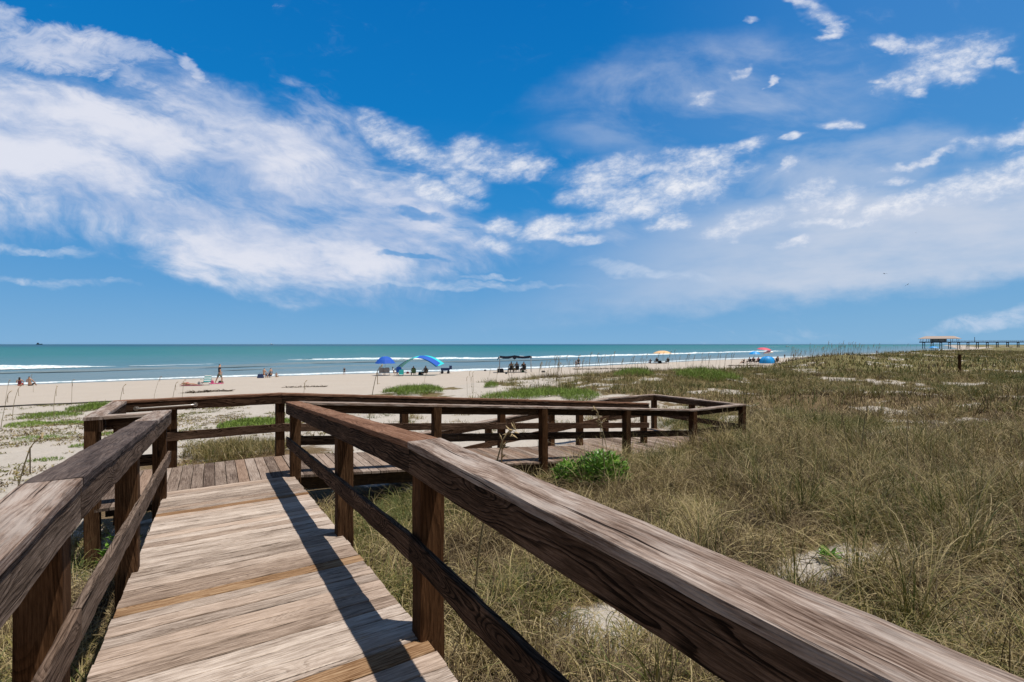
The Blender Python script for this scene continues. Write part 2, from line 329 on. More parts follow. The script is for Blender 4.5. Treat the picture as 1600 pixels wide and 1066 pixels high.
# ------------------------------------------------------------------ wood
def wood(name, dark, mid, light, crack=.5, tint=(.34, .20, .10), tintamt=.35, rings=1.0, ringf=1.0, bumps=.6, vary=.3, knots=1.0, grey=.0):
    """weathered board: growth rings that bend round knots, fibre streaks, splits and blotchy weathering (u runs along the board)"""
    n = material(name)
    uv = n.new('ShaderNodeUVMap', uv_map='UVMap').outputs[0]
    rv = n.new('ShaderNodeUVMap', uv_map='rnd').outputs[0]
    u, v, _ = n.sep(uv); r1, r2, _ = n.sep(rv)
    vo = n.new('ShaderNodeTexVoronoi', feature='F1'); n.put(vo.inputs['Vector'], n.xyz(n.mul(u, 1.3), n.mul(v, 5.0), n.mul(r1, 9.0))); vo.inputs['Scale'].default_value = 1.0
    kd = vo.outputs['Distance']
    bendk = n.ss(kd, .42, .0)                                    # rings swell round the knots
    wv = n.noise(n.xyz(n.mul(u, .7), n.mul(v, 4.5), n.mul(r1, 31.0)), 1.0, 2.5, .5)
    wv2 = n.noise(n.xyz(n.mul(u, 5.0), n.mul(v, 40.0), n.mul(r1, 11.0)), 1.0, 3, .6)
    rc = n.add(n.add(n.mul(v, 62.0*ringf), n.mul(wv, 17.0)), n.add(n.mul(bendk, 7.0*knots), n.mul(wv2, 1.1)))
    fr = n.m('FRACT', rc)
    ring = n.mul(n.ss(fr, .35, .88), n.ss(fr, 1.0, .93))          # soft rise, hard edge: a late-wood line
    idn = n.noise(n.xyz(n.m('FLOOR', rc), n.mul(r2, 40.0), n.mul(u, .25)), 1.0, 0, .5)
    ring = n.mul(ring, n.ss(idn, .30, .62, .25, 1.0))
    f1 = n.noise(n.xyz(n.mul(u, 13.0), n.mul(v, 300.0), n.mul(r1, 50.0)), 1.0, 4, .75)
    f2 = n.noise(n.xyz(n.mul(u, 4.0), n.mul(v, 75.0), n.mul(r2, 50.0)), 1.0, 6, .75)
    blo = n.noise(n.xyz(n.mul(u, 2.0), n.mul(v, 8.0), n.mul(r2, 20)), 1.0, 6, .68)
    g = n.add(n.add(n.mul(n.sub(f1, .5), .9), n.mul(n.sub(f2, .5), 1.1)), n.mul(n.sub(blo, .5), .9))
    g = n.add(n.add(.55, g), n.add(n.mul(ring, -.30*rings), n.mul(n.sub(r2, .5), vary)))
    col = n.ramp(g, [(.22, dark), (.55, mid), (.92, light)])
    col = n.mix(n.mul(n.ss(r1, .45, 1.0), tintamt), col, n.mix(n.ss(g, .2, .8), tuple(c*.6 for c in tint), tuple(min(1, c*1.25) for c in tint)))
    if grey: col = n.mix(n.mul(n.ss(n.noise(n.xyz(n.mul(u, 2.4), n.mul(v, 15.0), n.mul(r1, 7)), 1.0, 6, .7), .42, .66), grey), col, tuple(.75*c+.09 for c in (light[0]*.93, light[1]*.95, light[2]*.96)))
    ck = n.noise(n.xyz(n.mul(u, 1.1), n.mul(v, 75.0), n.mul(r2, 77.0)), 1.0, 1.5, .5)
    ckm = n.mul(n.ss(ck, .315, .285), n.ss(blo, .36, .5))
    col = n.mix(n.mul(ckm, crack), col, tuple(c*.12 for c in dark))
    kn = n.ss(kd, .07, .045)
    col = n.mix(n.mul(kn, .75*knots), col, tuple(c*.45 for c in dark))
    h = n.sub(n.add(n.mul(f2, .35), n.add(n.mul(f1, .45), n.mul(ring, .35))), n.add(n.mul(ckm, 1.3), n.mul(kn, .3)))
    return setb(n, col, .9, n.bump(h, bumps, .008), .05)
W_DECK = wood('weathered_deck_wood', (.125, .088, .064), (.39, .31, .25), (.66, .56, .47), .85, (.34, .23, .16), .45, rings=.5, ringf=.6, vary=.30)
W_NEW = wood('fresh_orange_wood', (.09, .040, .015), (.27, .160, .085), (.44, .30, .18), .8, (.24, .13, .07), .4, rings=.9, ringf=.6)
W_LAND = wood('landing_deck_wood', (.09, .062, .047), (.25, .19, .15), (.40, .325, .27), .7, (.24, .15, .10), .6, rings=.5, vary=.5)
W_CAP = wood('weathered_cap_wood', (.075, .046, .032), (.255, .185, .145), (.56, .465, .395), .95, (.17, .095, .06), .25, rings=.75, ringf=.95, vary=.10, grey=.55)
W_CAPRED = wood('reddish_cap_wood', (.07, .033, .019), (.20, .105, .064), (.33, .20, .135), .8, (.22, .11, .065), .4, rings=.6, vary=.2)
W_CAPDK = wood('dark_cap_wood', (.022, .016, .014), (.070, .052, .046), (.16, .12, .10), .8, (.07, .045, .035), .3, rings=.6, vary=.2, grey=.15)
W_RAIL = wood('brown_rail_wood', (.014, .008, .005), (.080, .048, .031), (.20, .13, .090), .9, (.10, .05, .028), .4, rings=1.5, ringf=.9, vary=.2, bumps=.9)
W_RAILSUN = wood('sunlit_rail_wood', (.030, .019, .013), (.135, .095, .070), (.29, .215, .165), .9, (.14, .08, .05), .3, rings=1.0, ringf=.9, vary=.2, bumps=.8)  # rail wood with sunlight painted in as a lighter colour, for left rails
W_POST = wood('brown_post_wood', (.016, .008, .004), (.075, .038, .019), (.17, .095, .05), .8, (.12, .053, .022), .4, rings=.8, vary=.2)
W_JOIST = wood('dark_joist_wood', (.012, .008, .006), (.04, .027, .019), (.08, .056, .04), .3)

class MB:
    def __init__(s): s.v = []; s.f = []; s.uv = []; s.r = []
    def beam(s, p0, p1, side, w, h, seg=None, jit=.0012, m0=0.0, m1=0.0, bev=.005, up=UP, rnd=None):
        """swept bevelled board from p0 to p1 (points on the top, side 0 edge); section spans side*w, -up*h"""
        p0 = Vector(p0); p1 = Vector(p1); L = (p1-p0).length; d = (p1-p0)/L
        if seg is None: seg = max(1, min(60, int(L/.12)))
        cs = [(bev, 0), (w-bev, 0), (w, bev), (w, h-bev), (w-bev, h), (bev, h), (0, h-bev), (0, bev)]
        per = [0.0]
        for i in range(8):
            a_, b_ = cs[i], cs[(i+1) % 8]; per.append(per[-1]+math.hypot(a_[0]-b_[0], a_[1]-b_[1]))
        r1, r2 = rnd if rnd else (random.random(), random.random()); uo = random.random()*40; vo = random.random()*40
        base = len(s.v)
        ph = [random.random()*6.28 for _ in range(8)]
        for k in range(seg+1):
            q = k/seg
            for i, (cw, chh) in enumerate(cs):
                j = jit*(math.sin(q*L*9+ph[i])+math.sin(q*L*23+ph[i]*2)*.6+random.uniform(-.6, .6))
                off_ = (m0*(1-q)+m1*q)*cw
                pt = p0+d*(q*L+off_)+side*(cw+(j if i in (1, 2, 3, 4) else -j)*.8)-up*(chh-j*(1 if i in (0, 1, 2, 7) else -1))
                s.v.append(pt)
        for k in range(seg):
            for i in range(8):
                i2 = (i+1) % 8; b = base+k*8
                s.f.append((b+i, b+i2, b+8+i2, b+8+i))
                u0, u1 = uo+k/seg*L, uo+(k+1)/seg*L
                s.uv += [(u0, vo+per[i]), (u0, vo+per[i+1]), (u1, vo+per[i+1]), (u1, vo+per[i])]
                s.r += [(r1, r2)]*4
        for e, b in ((0, base), (1, base+seg*8)):
            idx = list(range(8)) if e else list(range(7, -1, -1))
            s.f.append(tuple(b+i for i in idx))
            s.uv += [(uo+cs[i][1]*.6, vo+5+cs[i][0]) for i in idx]; s.r += [(r1, r2)]*8
    def post(s, c, w, z0, z1, da=DA, dt=DT, top_cut=0.0):
        s.beam(Vector((c[0], c[1], z1)), Vector((c[0], c[1], z0)), da, w, w, up=dt*-1, seg=max(2, int((z1-z0)/.15)), jit=.0018, bev=.006)
    def build(s, name, mat, parent, label=None):
        me = bpy.data.meshes.new(name)
        me.from_pydata([tuple(v) for v in s.v], [], s.f)
        u = me.uv_layers.new(name='UVMap'); u.data.foreach_set('uv', np.array(s.uv, dtype=np.float32).ravel())
        r = me.uv_layers.new(name='rnd'); r.data.foreach_set('uv', np.array(s.r, dtype=np.float32).ravel())
        bm = bmesh.new(); bm.from_mesh(me); bmesh.ops.recalc_face_normals(bm, faces=bm.faces); bm.to_mesh(me); bm.free()
        o = link(name, me, mat, parent)
        if label: o['label'] = label
        return o

BW = empty('boardwalk', AT(0, 3, 2.3)); BWI = BW.location.copy()
tag(BW, 'weathered wooden dune boardwalk with ramps, landings and brown handrails leading to the beach', 'boardwalk')
def fixp(o): o.location = -BWI; return o        # parts are built in world coordinates
TB = 2.6; S1 = .0596; TE = 7.82
HC = 1.089; MIDH = .562
def d1(t): return 1.63 + max(0.0, t-TB)*S1
DL = d1(TE)                                     # landing deck depth
S2 = 1/12.
def d2(a): return DL + min(max(0.0, a-1.03), 9.04)*S2
DP = d2(99)
def d3(a): return DP + max(0.0, 10.04-a)*S2
def rails(pts, side, mats, first_cap=None, caps=True, inner=+1):
    pass
PW = .14
def part(m, name, mat, label=None): return fixp(m.build(name, mat, BW, label))
def rail_run(segs, dirv, side, inner_pos, m, capw=.186):
    """segs: list of (s0, s1, depthfn, capmat, ext0, ext1); inner_pos(s,d)->point on the inner cap edge; side points outwards"""
    for (s0, s1, df, capm, m0, m1) in segs:
        p0 = inner_pos(s0, df(s0)-HC); p1 = inner_pos(s1, df(s1)-HC)
        c = MB(); c.beam(p0, p1, side, capw, .038, m0=m0, m1=m1, bev=.004, jit=.0016); part(c, 'cap_rail', capm)
        e = side*.006
        f_ = MB(); f_.beam(p0+e-UP*.0395, p1+e-UP*.0395, side, .036, .14, m0=m0, m1=m1, bev=.004); part(f_, 'rail_board', m)
        q0 = inner_pos(s0, df(s0)-MIDH); q1 = inner_pos(s1, df(s1)-MIDH)
        f_ = MB(); f_.beam(q0+e, q1+e, side, .036, .14, m0=m0, m1=m1, bev=.006, jit=.002); part(f_, 'lower_rail', m)
def post_at(a, t, dtop):
    d = depth(np.array([a+.07]), np.array([t+.07]))[0]
    p = MB(); b = AT(a, t, 0); p.post((b.x, b.y), PW, CZ-d-.25, CZ-dtop); part(p, 'post', W_POST)
AR, AL = .9227, -.4495
# leg one, right
rr = lambda t, d: AT(AR, t, d)
rail_run([(-1.6, TB, d1, W_CAP, 0, 0)], DT, DA, rr, W_RAIL, .198)
rail_run([(TB+.002, 7.94, d1, W_CAPRED, 0, 0)], DT, DA, rr, W_RAIL)
ll = lambda t, d: AT(AL, t, d)
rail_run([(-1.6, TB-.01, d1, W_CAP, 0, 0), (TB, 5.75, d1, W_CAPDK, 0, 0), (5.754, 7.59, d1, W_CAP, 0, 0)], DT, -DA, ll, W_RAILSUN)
for t in (-1.5, .45, 2.515, 4.58, 7.70): post_at(AR+.043, t, d1(t)-HC+.039)
for t in (-1.5, .45, 2.49, 4.70, 7.36): post_at(AL-.043-PW, t, d1(t)-HC+.039)
# deck of leg one
def deck_t(name, t0, t1, a0, a1, df, mat, specials=(), pitch=.1425):
    m = MB(); sp = []; t = t0; i = 0
    while t < t1-.03:
        tw = min(pitch, t1-t)-.0085
        x0, x1 = a0+random.uniform(-.006, .006), a1+random.uniform(-.006, .006)
        dz = random.uniform(-.0015, .0015)
        tgt = MB() if any(abs(t+.07-q) < pitch/2 for q in specials) else m
        P0 = AT(x0, t, df(t)+dz); P1 = AT(x1, t, df(t)+dz)
        upv = Vector((0, 0, 1))
        sl_ = (AT(x0, t+tw, df(t+tw))-AT(x0, t, df(t))).normalized()
        tgt.beam(P0, P1, sl_, tw, .036, seg=12, jit=.0014, bev=.005, up=upv)
        if tgt is not m: sp.append(tgt)
        t += pitch; i += 1
    part(m, name, mat)
    for s_ in sp: part(s_, 'orange_plank', W_NEW, 'orange brown plank newer than the others')
deck_t('deck', -2.0, TB, -.532, 1.013, d1, W_DECK, specials=(2.52,))
deck_t('ramp_deck', TB, TE, -.532, 1.013, d1, W_DECK, specials=(3.93, 6.58))
# landing and leg two: planks run seaward
def deck_a(name, a0, a1, t0, t1, df, mat, pitch=.1425):
    m = MB(); a = a0
    while a < a1-.03:
        aw = min(pitch, a1-a)-.008
        y0, y1 = t0+random.uniform(-.008, .008), t1+random.uniform(-.008, .008)
        sl_ = (AT(a+aw, t0, df(a+aw))-AT(a, t0, df(a))).normalized(); dz = random.uniform(-.0015, .0015)
        m.beam(AT(a, y0, df(a)+dz), AT(a, y1, df(a)+dz), sl_, aw, .036, seg=10, jit=.0009, bev=.003)
        a += pitch
    part(m, name, mat)
dl = lambda a: DL+.003
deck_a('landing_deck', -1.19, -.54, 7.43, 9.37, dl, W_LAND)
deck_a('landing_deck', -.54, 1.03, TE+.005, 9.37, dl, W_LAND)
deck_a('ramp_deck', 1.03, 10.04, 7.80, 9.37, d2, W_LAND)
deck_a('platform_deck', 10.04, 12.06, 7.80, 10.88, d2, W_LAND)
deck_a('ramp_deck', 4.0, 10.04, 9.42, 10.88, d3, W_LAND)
# joists and rim boards
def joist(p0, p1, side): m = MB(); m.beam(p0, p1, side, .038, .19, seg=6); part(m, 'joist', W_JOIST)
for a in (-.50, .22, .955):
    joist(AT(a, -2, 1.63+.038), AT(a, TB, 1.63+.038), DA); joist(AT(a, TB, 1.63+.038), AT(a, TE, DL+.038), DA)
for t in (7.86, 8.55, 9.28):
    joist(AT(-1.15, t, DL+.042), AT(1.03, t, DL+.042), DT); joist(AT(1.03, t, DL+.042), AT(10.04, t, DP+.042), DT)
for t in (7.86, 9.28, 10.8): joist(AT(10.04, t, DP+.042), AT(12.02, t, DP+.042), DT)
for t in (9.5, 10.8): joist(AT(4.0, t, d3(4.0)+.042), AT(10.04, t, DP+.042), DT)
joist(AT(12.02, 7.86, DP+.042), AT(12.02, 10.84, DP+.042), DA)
# leg two front rail (outer side towards the camera)
rf = lambda a, d: AT(a, 7.94, d)
rail_run([(1.115, 5.6, d2, W_CAP, 0, 0), (5.604, 10.07, d2, W_CAP, 0, 0), (10.074, 12.14, d2, W_CAP, 0, 0)], DA, -DT, rf, W_RAIL)
for k in range(1, 5): a = 1.03+2.26*k; post_at(a-.07, 7.94-.043-PW, d2(a)-HC+.039)
post_at(12.0, 7.94-.043-PW, DP-HC+.039)
# back rail of landing and leg two
rb = lambda a, d: AT(a, 9.26, d)
rail_run([(-1.28, 1.02, d2, W_CAPRED, 0, 0), (1.024, 5.6, d2, W_CAPRED, 0, 0), (5.604, 10.09, d2, W_CAPRED, 0, 0)], DA, DT, rb, W_RAIL)
for k in range(0, 5): a = 1.0+2.25*k; post_at(a-.07, 9.303, d2(a)-HC+.039)
post_at(-1.27, 9.303, DL-HC+.039); post_at(-.625, 9.303, DL-HC+.039)
# left side of the landing and its near rail
rs = lambda t, d: AT(-1.10, t, d)
rail_run([(7.40, 9.255, lambda t: DL, W_CAP, 0, 0)], DT, -DA, rs, W_RAIL)
rn = lambda a, d: AT(a, 7.585, d)
rail_run([(-1.095, -.637, lambda a: DL, W_CAP, 0, 0)], DA, -DT, rn, W_RAIL)
post_at(-1.10-.043-PW, 7.43, DL-HC+.039)
# platform two: right and back rails, leg three back rail
rp = lambda t, d: AT(11.95, t, d)
rail_run([(7.945, 10.955, lambda t: DP, W_CAP, 0, 0)], DT, DA, rp, W_RAIL)
for t in (9.35, 10.80): post_at(11.993, t, DP-HC+.039)
rk = lambda a, d: AT(a, 10.77, d)
rail_run([(10.04, 11.945, d3, W_CAP, 0, 0), (4.0, 10.036, d3, W_CAP, 0, 0)], DA, DT, rk, W_RAIL)
for k in range(4): a = 10.0-2.0*k; post_at(a-.07, 10.813, d3(a)-HC+.039)
# grab bar
def tube_mesh(paths, rad, seg=8):
    bm = bmesh.new()
    for path in paths:
        pts = [Vector(p) for p in path]; rings = []
        for i, p in enumerate(pts):
            d = (pts[min(i+1, len(pts)-1)]-pts[max(i-1, 0)]).normalized()
            a_ = d.orthogonal().normalized() if i == 0 else (a_-d*a_.dot(d)).normalized()
            b_ = d.cross(a_); rr_ = rad(i/(len(pts)-1)) if callable(rad) else rad
            rings.append([bm.verts.new(p+(a_*math.cos(2*math.pi*k/seg)+b_*math.sin(2*math.pi*k/seg))*rr_) for k in range(seg)])
        for r0, r1 in zip(rings, rings[1:]):
            for k in range(seg): f = bm.faces.new((r0[k], r0[(k+1) % seg], r1[(k+1) % seg], r1[k])); f.smooth = True
        bm.faces.new(rings[0][::-1]); bm.faces.new(rings[-1])
    return bm
def bm_obj(name, bm, mat, parent=None):
    me = bpy.data.meshes.new(name); bmesh.ops.recalc_face_normals(bm, faces=bm.faces); bm.to_mesh(me); bm.free()
    return link(name, me, mat, parent)
n = material('brushed_metal'); metal = setb(n, n.mix(n.noise(n.new('ShaderNodeTexCoord').outputs['Object'], 40, 4), (.30, .26, .22), (.5, .46, .42)), .35); n.b.inputs['Metallic'].default_value = .85
g0, g1 = AT(-.99, 9.262, .975), AT(-.24, 9.262, .965); o_ = -DT*.06
bar = tube_mesh([[g0, g0+o_*.7, g0+o_+DA*.02, g0+o_+DA*.06, g1+o_-DA*.06, g1+o_-DA*.02, g1+o_*.7, g1]], .016, 10)
for g in (g0, g1):
    fl = tube_mesh([[g-o_*.02, g+o_*.12]], .036, 14); tmp = bpy.data.meshes.new('t'); fl.to_mesh(tmp); bar.from_mesh(tmp); fl.free(); bpy.data.meshes.remove(tmp)
fixp(bm_obj('grab_bar', bar, metal, BW))

# ------------------------------------------------------------------ grass
def grass_mat(name, stops, rough=.7):
    n = material(name)
    tn = n.new('ShaderNodeAttribute', attribute_name='tone').outputs['Fac']
    al = n.new('ShaderNodeAttribute', attribute_name='along').outputs['Fac']
    c = n.ramp(tn, stops)
    c = n.mix(n.mul(n.ss(al, .55, 1.0), .45 if 'dry' in name else .12), c, (.33, .26, .15))
    tr = n.new('ShaderNodeBsdfTranslucent'); n.put(tr.inputs[0], c)
    setb(n, c, rough, spec=.25)
    mx = n.new('ShaderNodeMixShader'); mx.inputs[0].default_value = .16
    n.l.new(n.b.outputs[0], mx.inputs[1]); n.l.new(tr.outputs[0], mx.inputs[2])
    n.l.new(mx.outputs[0], n.nt.nodes['Material Output'].inputs[0])
    return n.mat
G_DRY = grass_mat('dry_dune_grass', [(0.0, (.060, .038, .020)), (.2, (.185, .128, .058)), (.46, (.50, .40, .21)), (.62, (.27, .215, .070)), (.8, (.140, .135, .034)), (1.0, (.075, .10, .024))])
G_GREEN = grass_mat('green_vine', [(0.0, (.07, .10, .02)), (.5, (.15, .23, .035)), (1.0, (.26, .35, .07))])
def blades(P, az, L, th0, droop, wd, tone, seg=5, tw=None):
    """ribbon blades: P (n,3) roots, az azimuth, th0 start elevation, droop total bend (rad)"""
    nB = len(P); q = np.arange(seg+1)/seg
    th = th0[:, None]-droop[:, None]*q[None, :]**1.3
    ds = (L/seg)[:, None]
    hx = np.concatenate([np.zeros((nB, 1)), np.cumsum(np.cos(th[:, :-1])*ds, 1)], 1)
    hz = np.concatenate([np.zeros((nB, 1)), np.cumsum(np.sin(th[:, :-1])*ds, 1)], 1)
    az2 = az[:, None]+(RNG.normal(0, .5, nB))[:, None]*q[None, :]
    x = P[:, 0:1]+hx*np.cos(az2); y = P[:, 1:2]+hx*np.sin(az2); z = P[:, 2:3]+hz
    sa_ = az+np.pi/2+RNG.normal(0, .6, nB)
    wq = wd[:, None]*np.clip(1.15-q[None, :]**2.0*1.1, .06, 1)*.5
    ex = np.cos(sa_)[:, None]*wq; ey = np.sin(sa_)[:, None]*wq; ez = (RNG.normal(0, .35, nB))[:, None]*wq
    v = np.stack([np.stack([x-ex, y-ey, z-ez], -1), np.stack([x+ex, y+ey, z+ez], -1)], 2).reshape(-1, 3)
    b = (np.arange(nB)*(seg+1)*2)[:, None]+(np.arange(seg)*2)[None, :]
    f = np.stack([b, b+1, b+3, b+2], -1).reshape(-1, 4)
    tn = np.repeat(tone, (seg+1)*2); al = np.tile(np.repeat(q, 2), nB)
    return v, f, tn, al
def merge(name, parts, mat):
    vs, fs, ts, als = [], [], [], []; o = 0
    for v, f, t, al in parts: vs.append(v); fs.append(f+o); ts.append(t); als.append(al); o += len(v)
    me = np_mesh(name, np.concatenate(vs), np.concatenate(fs), {'tone': np.concatenate(ts), 'along': np.concatenate(als)}, smooth=False)
    return link(name, me, mat)
def under_deck(a, t, m=.04):
    r = np.zeros(len(a), bool)
    for (a0, a1, t0, t1) in [(-.55, 1.03, -3, 7.9), (-1.2, 1.1, 7.3, 9.4), (1.0, 12.1, 7.75, 9.42), (9.9, 12.15, 7.75, 10.95), (4.0, 10.1, 9.4, 10.95)]:
        r |= (a > a0-m) & (a < a1+m) & (t > t0-m) & (t < t1+m)
    return r
def scatter_clumps(n_c, r0, r1, az0, az1, power=1.0, dens=True):
    r = r0*(r1/r0)**RNG.random(n_c) if power == 0 else np.sqrt(RNG.random(n_c)*(r1**2-r0**2)+r0**2)
    th = RNG.uniform(az0, az1, n_c)            # angle from +Y, clockwise
    x = r*np.sin(th); y = r*np.cos(th); a, t = at_of(x, y)
    keep = (RNG.random(n_c) < veg(a, t))
    return x[keep], y[keep]
def clump_blades(cx, cy, nb, spread, Lm, wd, droopm, upm, tonef, seg=5, lenk=None):
    nC = len(cx); k = nb
    ci = np.repeat(np.arange(nC), k)
    cl_az = RNG.uniform(0, 6.28, nC); ca, ct2 = at_of(cx, cy); cl_L = Lm*(.35+.65*sst(veg(ca, ct2), .1, .8))*RNG.uniform(.6, 1.25, nC)*(.45+1.1*fbm(ca*1.1+50, ct2*1.1, 3))*(.8+.5*fbm(ca*.3, ct2*.3+9, 2)); ct = tonef(cx, cy)
    r = np.abs(RNG.normal(0, spread, nC*k)); th = RNG.uniform(0, 6.28, nC*k)
    x = cx[ci]+r*np.cos(th); y = cy[ci]+r*np.sin(th); a, t = at_of(x, y)
    keep = ~under_deck(a, t); ci = ci[keep]; x, y, a, t, th = x[keep], y[keep], a[keep], t[keep], th[keep]
    z = CZ-depth(a, t)-.01; m = len(x)
    az = np.where(RNG.random(m) < .6, th, cl_az[ci])+RNG.normal(0, .5, m)
    L = cl_L[ci]*RNG.uniform(.5, 1.25, m)
    th0 = np.clip(RNG.normal(upm, .32, m), .2, 1.6); dr = np.abs(RNG.normal(droopm, .7, m))
    tone = np.clip(ct[ci]+RNG.normal(0, .20, m), 0, 1)
    return blades(np.stack([x, y, z], 1), az, L, th0, dr, wd*RNG.uniform(.6, 1.3, m), tone, seg)
def tone_dry(x, y):
    a, t = at_of(x, y)
    g = fbm(a*.8+30, t*.8+7, 3); g2 = fbm(a*.11+3, t*.11+70, 2)
    return np.clip(.36+.07*(1-sst(np.hypot(a, t), 3.5, 6))+(g-.5)*2.4+(g2-.5)*1.1+.07*sst(np.hypot(a, t), 8, 16)+.26*sst(np.hypot(a, t), 16, 40)+RNG.normal(0, .16, len(a)), 0, 1)
parts = []
AZ0, AZ1 = R(-58), R(62)
x, y = scatter_clumps(4300, 1.0, 9, AZ0, AZ1); parts.append(clump_blades(x, y, 52, .13, .46, .0062, 2.2, 1.05, tone_dry, 7))
x, y = scatter_clumps(7500, 9, 22, R(-20), AZ1); parts.append(clump_blades(x, y, 26, .16, .52, .0105, 1.7, 1.1, tone_dry, 5))
x, y = scatter_clumps(16000, 22, 60, R(-5), AZ1); parts.append(clump_blades(x, y, 8, .25, .45, .022, 1.1, 1.15, tone_dry, 4))
x, y = scatter_clumps(48000, 55, 260, R(5), AZ1); parts.append(clump_blades(x, y, 4, .5, .62, .075, .8, 1.2, tone_dry, 3))
# upright greener tussocks
tone_g = lambda x, y: np.clip(.80+RNG.normal(0, .10, len(x)), 0, 1)
x, y = scatter_clumps(430, 3.0, 15, R(8), AZ1); ta, tt_ = at_of(x, y); kk = fbm(ta*.35+8, tt_*.35+2, 2) > .47; x, y = x[kk], y[kk]
parts.append(clump_blades(x, y, 44, .09, .82, .0072, 1.1, 1.30, tone_g, 6))
x, y = scatter_clumps(500, 2.0, 14, R(-8), AZ1); parts.append(clump_blades(x, y, 60, .10, .62, .007, 1.9, 1.15, lambda x, y: np.clip(.12+RNG.normal(0, .08, len(x)), 0, 1), 6))
x, y = scatter_clumps(420, 2.0, 14, R(-8), AZ1); parts.append(clump_blades(x, y, 70, .10, .75, .006, 2.0, 1.2, lambda x, y: np.clip(.46+RNG.normal(0, .05, len(x)), 0, 1), 7))
x, y = scatter_clumps(1500, 14, 60, R(0), AZ1); parts.append(clump_blades(x, y, 12, .14, .6, .016, .8, 1.35, tone_g, 4))
tag(merge('dune_grass', parts, G_DRY), kind='stuff')

#OBJ#
# ------------------------------------------------------------------ helpers for things standing on the ground
def gdepth(x, y):
    a, t = at_of(x, y); return float(depth(np.array([a]), np.array([t]))[0])
def ground(px, py):
    """world point of the ground seen at a photo position"""
    Y = 2.0; prev = None
    while Y < 600:
        x = (px-800)/F*Y; e = 538+F*gdepth(x, Y)/Y-py
        if prev is not None and prev > 0 >= e: return Vector((x, Y, CZ-gdepth(x, Y)))
        prev = e; Y *= 1.004
    return Vector(((px-800)/F*300, 300, CZ-gdepth((px-800)/F*300, 300)))
def flat(name, col, rough=.7, var=.12, scale=12.0):
    n = material(name); P_ = n.new('ShaderNodeTexCoord').outputs['Object']
    k = n.noise(P_, scale, 4, .6)
    return setb(n, n.mix(k, tuple(c*(1-var) for c in col), tuple(min(1, c*(1+var)) for c in col)), rough)

# ------------------------------------------------------------------ foam
def ribbon(name, pts, wfun, hfun, mat, nseg=260, ncs=7, rag=.35, seed=0):
    P_ = [np.array(p, float) for p in pts]; L = np.concatenate([[0], np.cumsum([np.linalg.norm(P_[i+1]-P_[i]) for i in range(len(P_)-1)])])
    q = np.linspace(0, L[-1], nseg); xs = np.interp(q, L, [p[0] for p in P_]); ys = np.interp(q, L, [p[1] for p in P_])
    ys = ys+(fbm(q*.035+seed, q*0+seed, 3)-.5)*5*rag
    dx, dy = np.gradient(xs), np.gradient(ys); l_ = np.hypot(dx, dy); nx, ny = -dy/l_, dx/l_
    rows = []
    cs = np.linspace(-1, 1, ncs)
    wob1 = fbm(q*.25+seed, q*0+3, 3)-.5; wob2 = fbm(q*.25+seed+40, q*0+9, 3)-.5
    u = q/L[-1]; W_ = wfun(u); H_ = hfun(u)
    for c_ in cs:
        o_ = c_*W_*.5+(wob1 if c_ < 0 else wob2)*abs(c_)*W_*1.1*rag*2
        ax_, ay_ = xs+nx*o_, ys+ny*o_
        z = H_*(1-abs(c_)**1.6)*(1+.35*(fbm(q*.5+seed, q*0+c_*3, 3)-.5)*2)+.012
        rows.append(np.stack([ax_, ay_, z], -1))
    v = np.stack(rows, 1); vv = v.reshape(-1, 3).copy()
    a, t = vv[:, 0].copy(), vv[:, 1].copy(); vv[:, 0] = a*CP_-t*SP_; vv[:, 1] = a*SP_+t*CP_
    me = np_mesh(name, vv, grid_faces(nseg, ncs)); return link(name, me, mat)
n = material('sea_foam'); P_ = n.new('ShaderNodeNewGeometry').outputs['Position']
fn = n.noise(P_, 1.6, 6, .7)
foam = setb(n, n.mix(n.ss(fn, .35, .62), (.36, .50, .53), (.84, .86, .86)), .6, n.bump(fn, .6, .2))
brk = [[(-110, 108), (-60, 113), (-31, 117), (-16, 120.5)], [(14, 143), (30, 141), (48, 133), (66, 126.5), (78, 127), (110, 131), (143, 137), (200, 150), (312, 172)]]
tag(ribbon('breaking_wave', brk[0], lambda u: 3.4*np.clip((1-u)*9, .05, 1), lambda u: .62*np.clip((1-u)*7, .04, 1), foam, 200, seed=2), 'long white breaking wave rolling in at the left edge of the sea', 'wave')
tag(ribbon('breaking_wave', brk[1], lambda u: 3.6*np.clip(np.minimum(u*14, (1-u)*10), .05, 1), lambda u: .42*np.clip(u*9, .05, 1)*np.clip((1-u)*8, .1, 1)*(.55+.9*fbm(u*60, u*0+2, 2)), foam, 700, rag=.6, seed=9), 'long white breaking wave running behind the umbrellas from the middle to the right', 'wave')
tag(ribbon('breaking_wave', [(-14, 120), (2, 124)], lambda u: .8*np.clip((1-u)*2, .1, 1), lambda u: .04+u*0, foam, 60, rag=1.0, seed=5), 'faint fading tail of foam beyond the end of the left wave', 'wave')
tag(ribbon('breaking_wave', [(18, 149), (45, 143), (60, 137)], lambda u: 1.4+u*0, lambda u: .28*np.sin(np.pi*np.clip(u, .02, .98)), foam, 120, rag=.7, seed=15), 'short broken crest just behind the main breaker left of the blue umbrella', 'wave')
sh_pts = [(a, float(t_shore(a))+.6) for a in (-90, -60, -40, -19, -8, 0, 12, 24, 43, 60, 80, 100, 115, 140, 170, 196, 240, 290, 337, 420, 520)]
sw = ribbon('shore_foam', sh_pts, lambda u: 3.0+1.6*np.sin(u*37), lambda u: .10+u*0, foam, 900, rag=.55, seed=21)
tag(sw, kind='stuff')
swell = N(seam.node_tree)
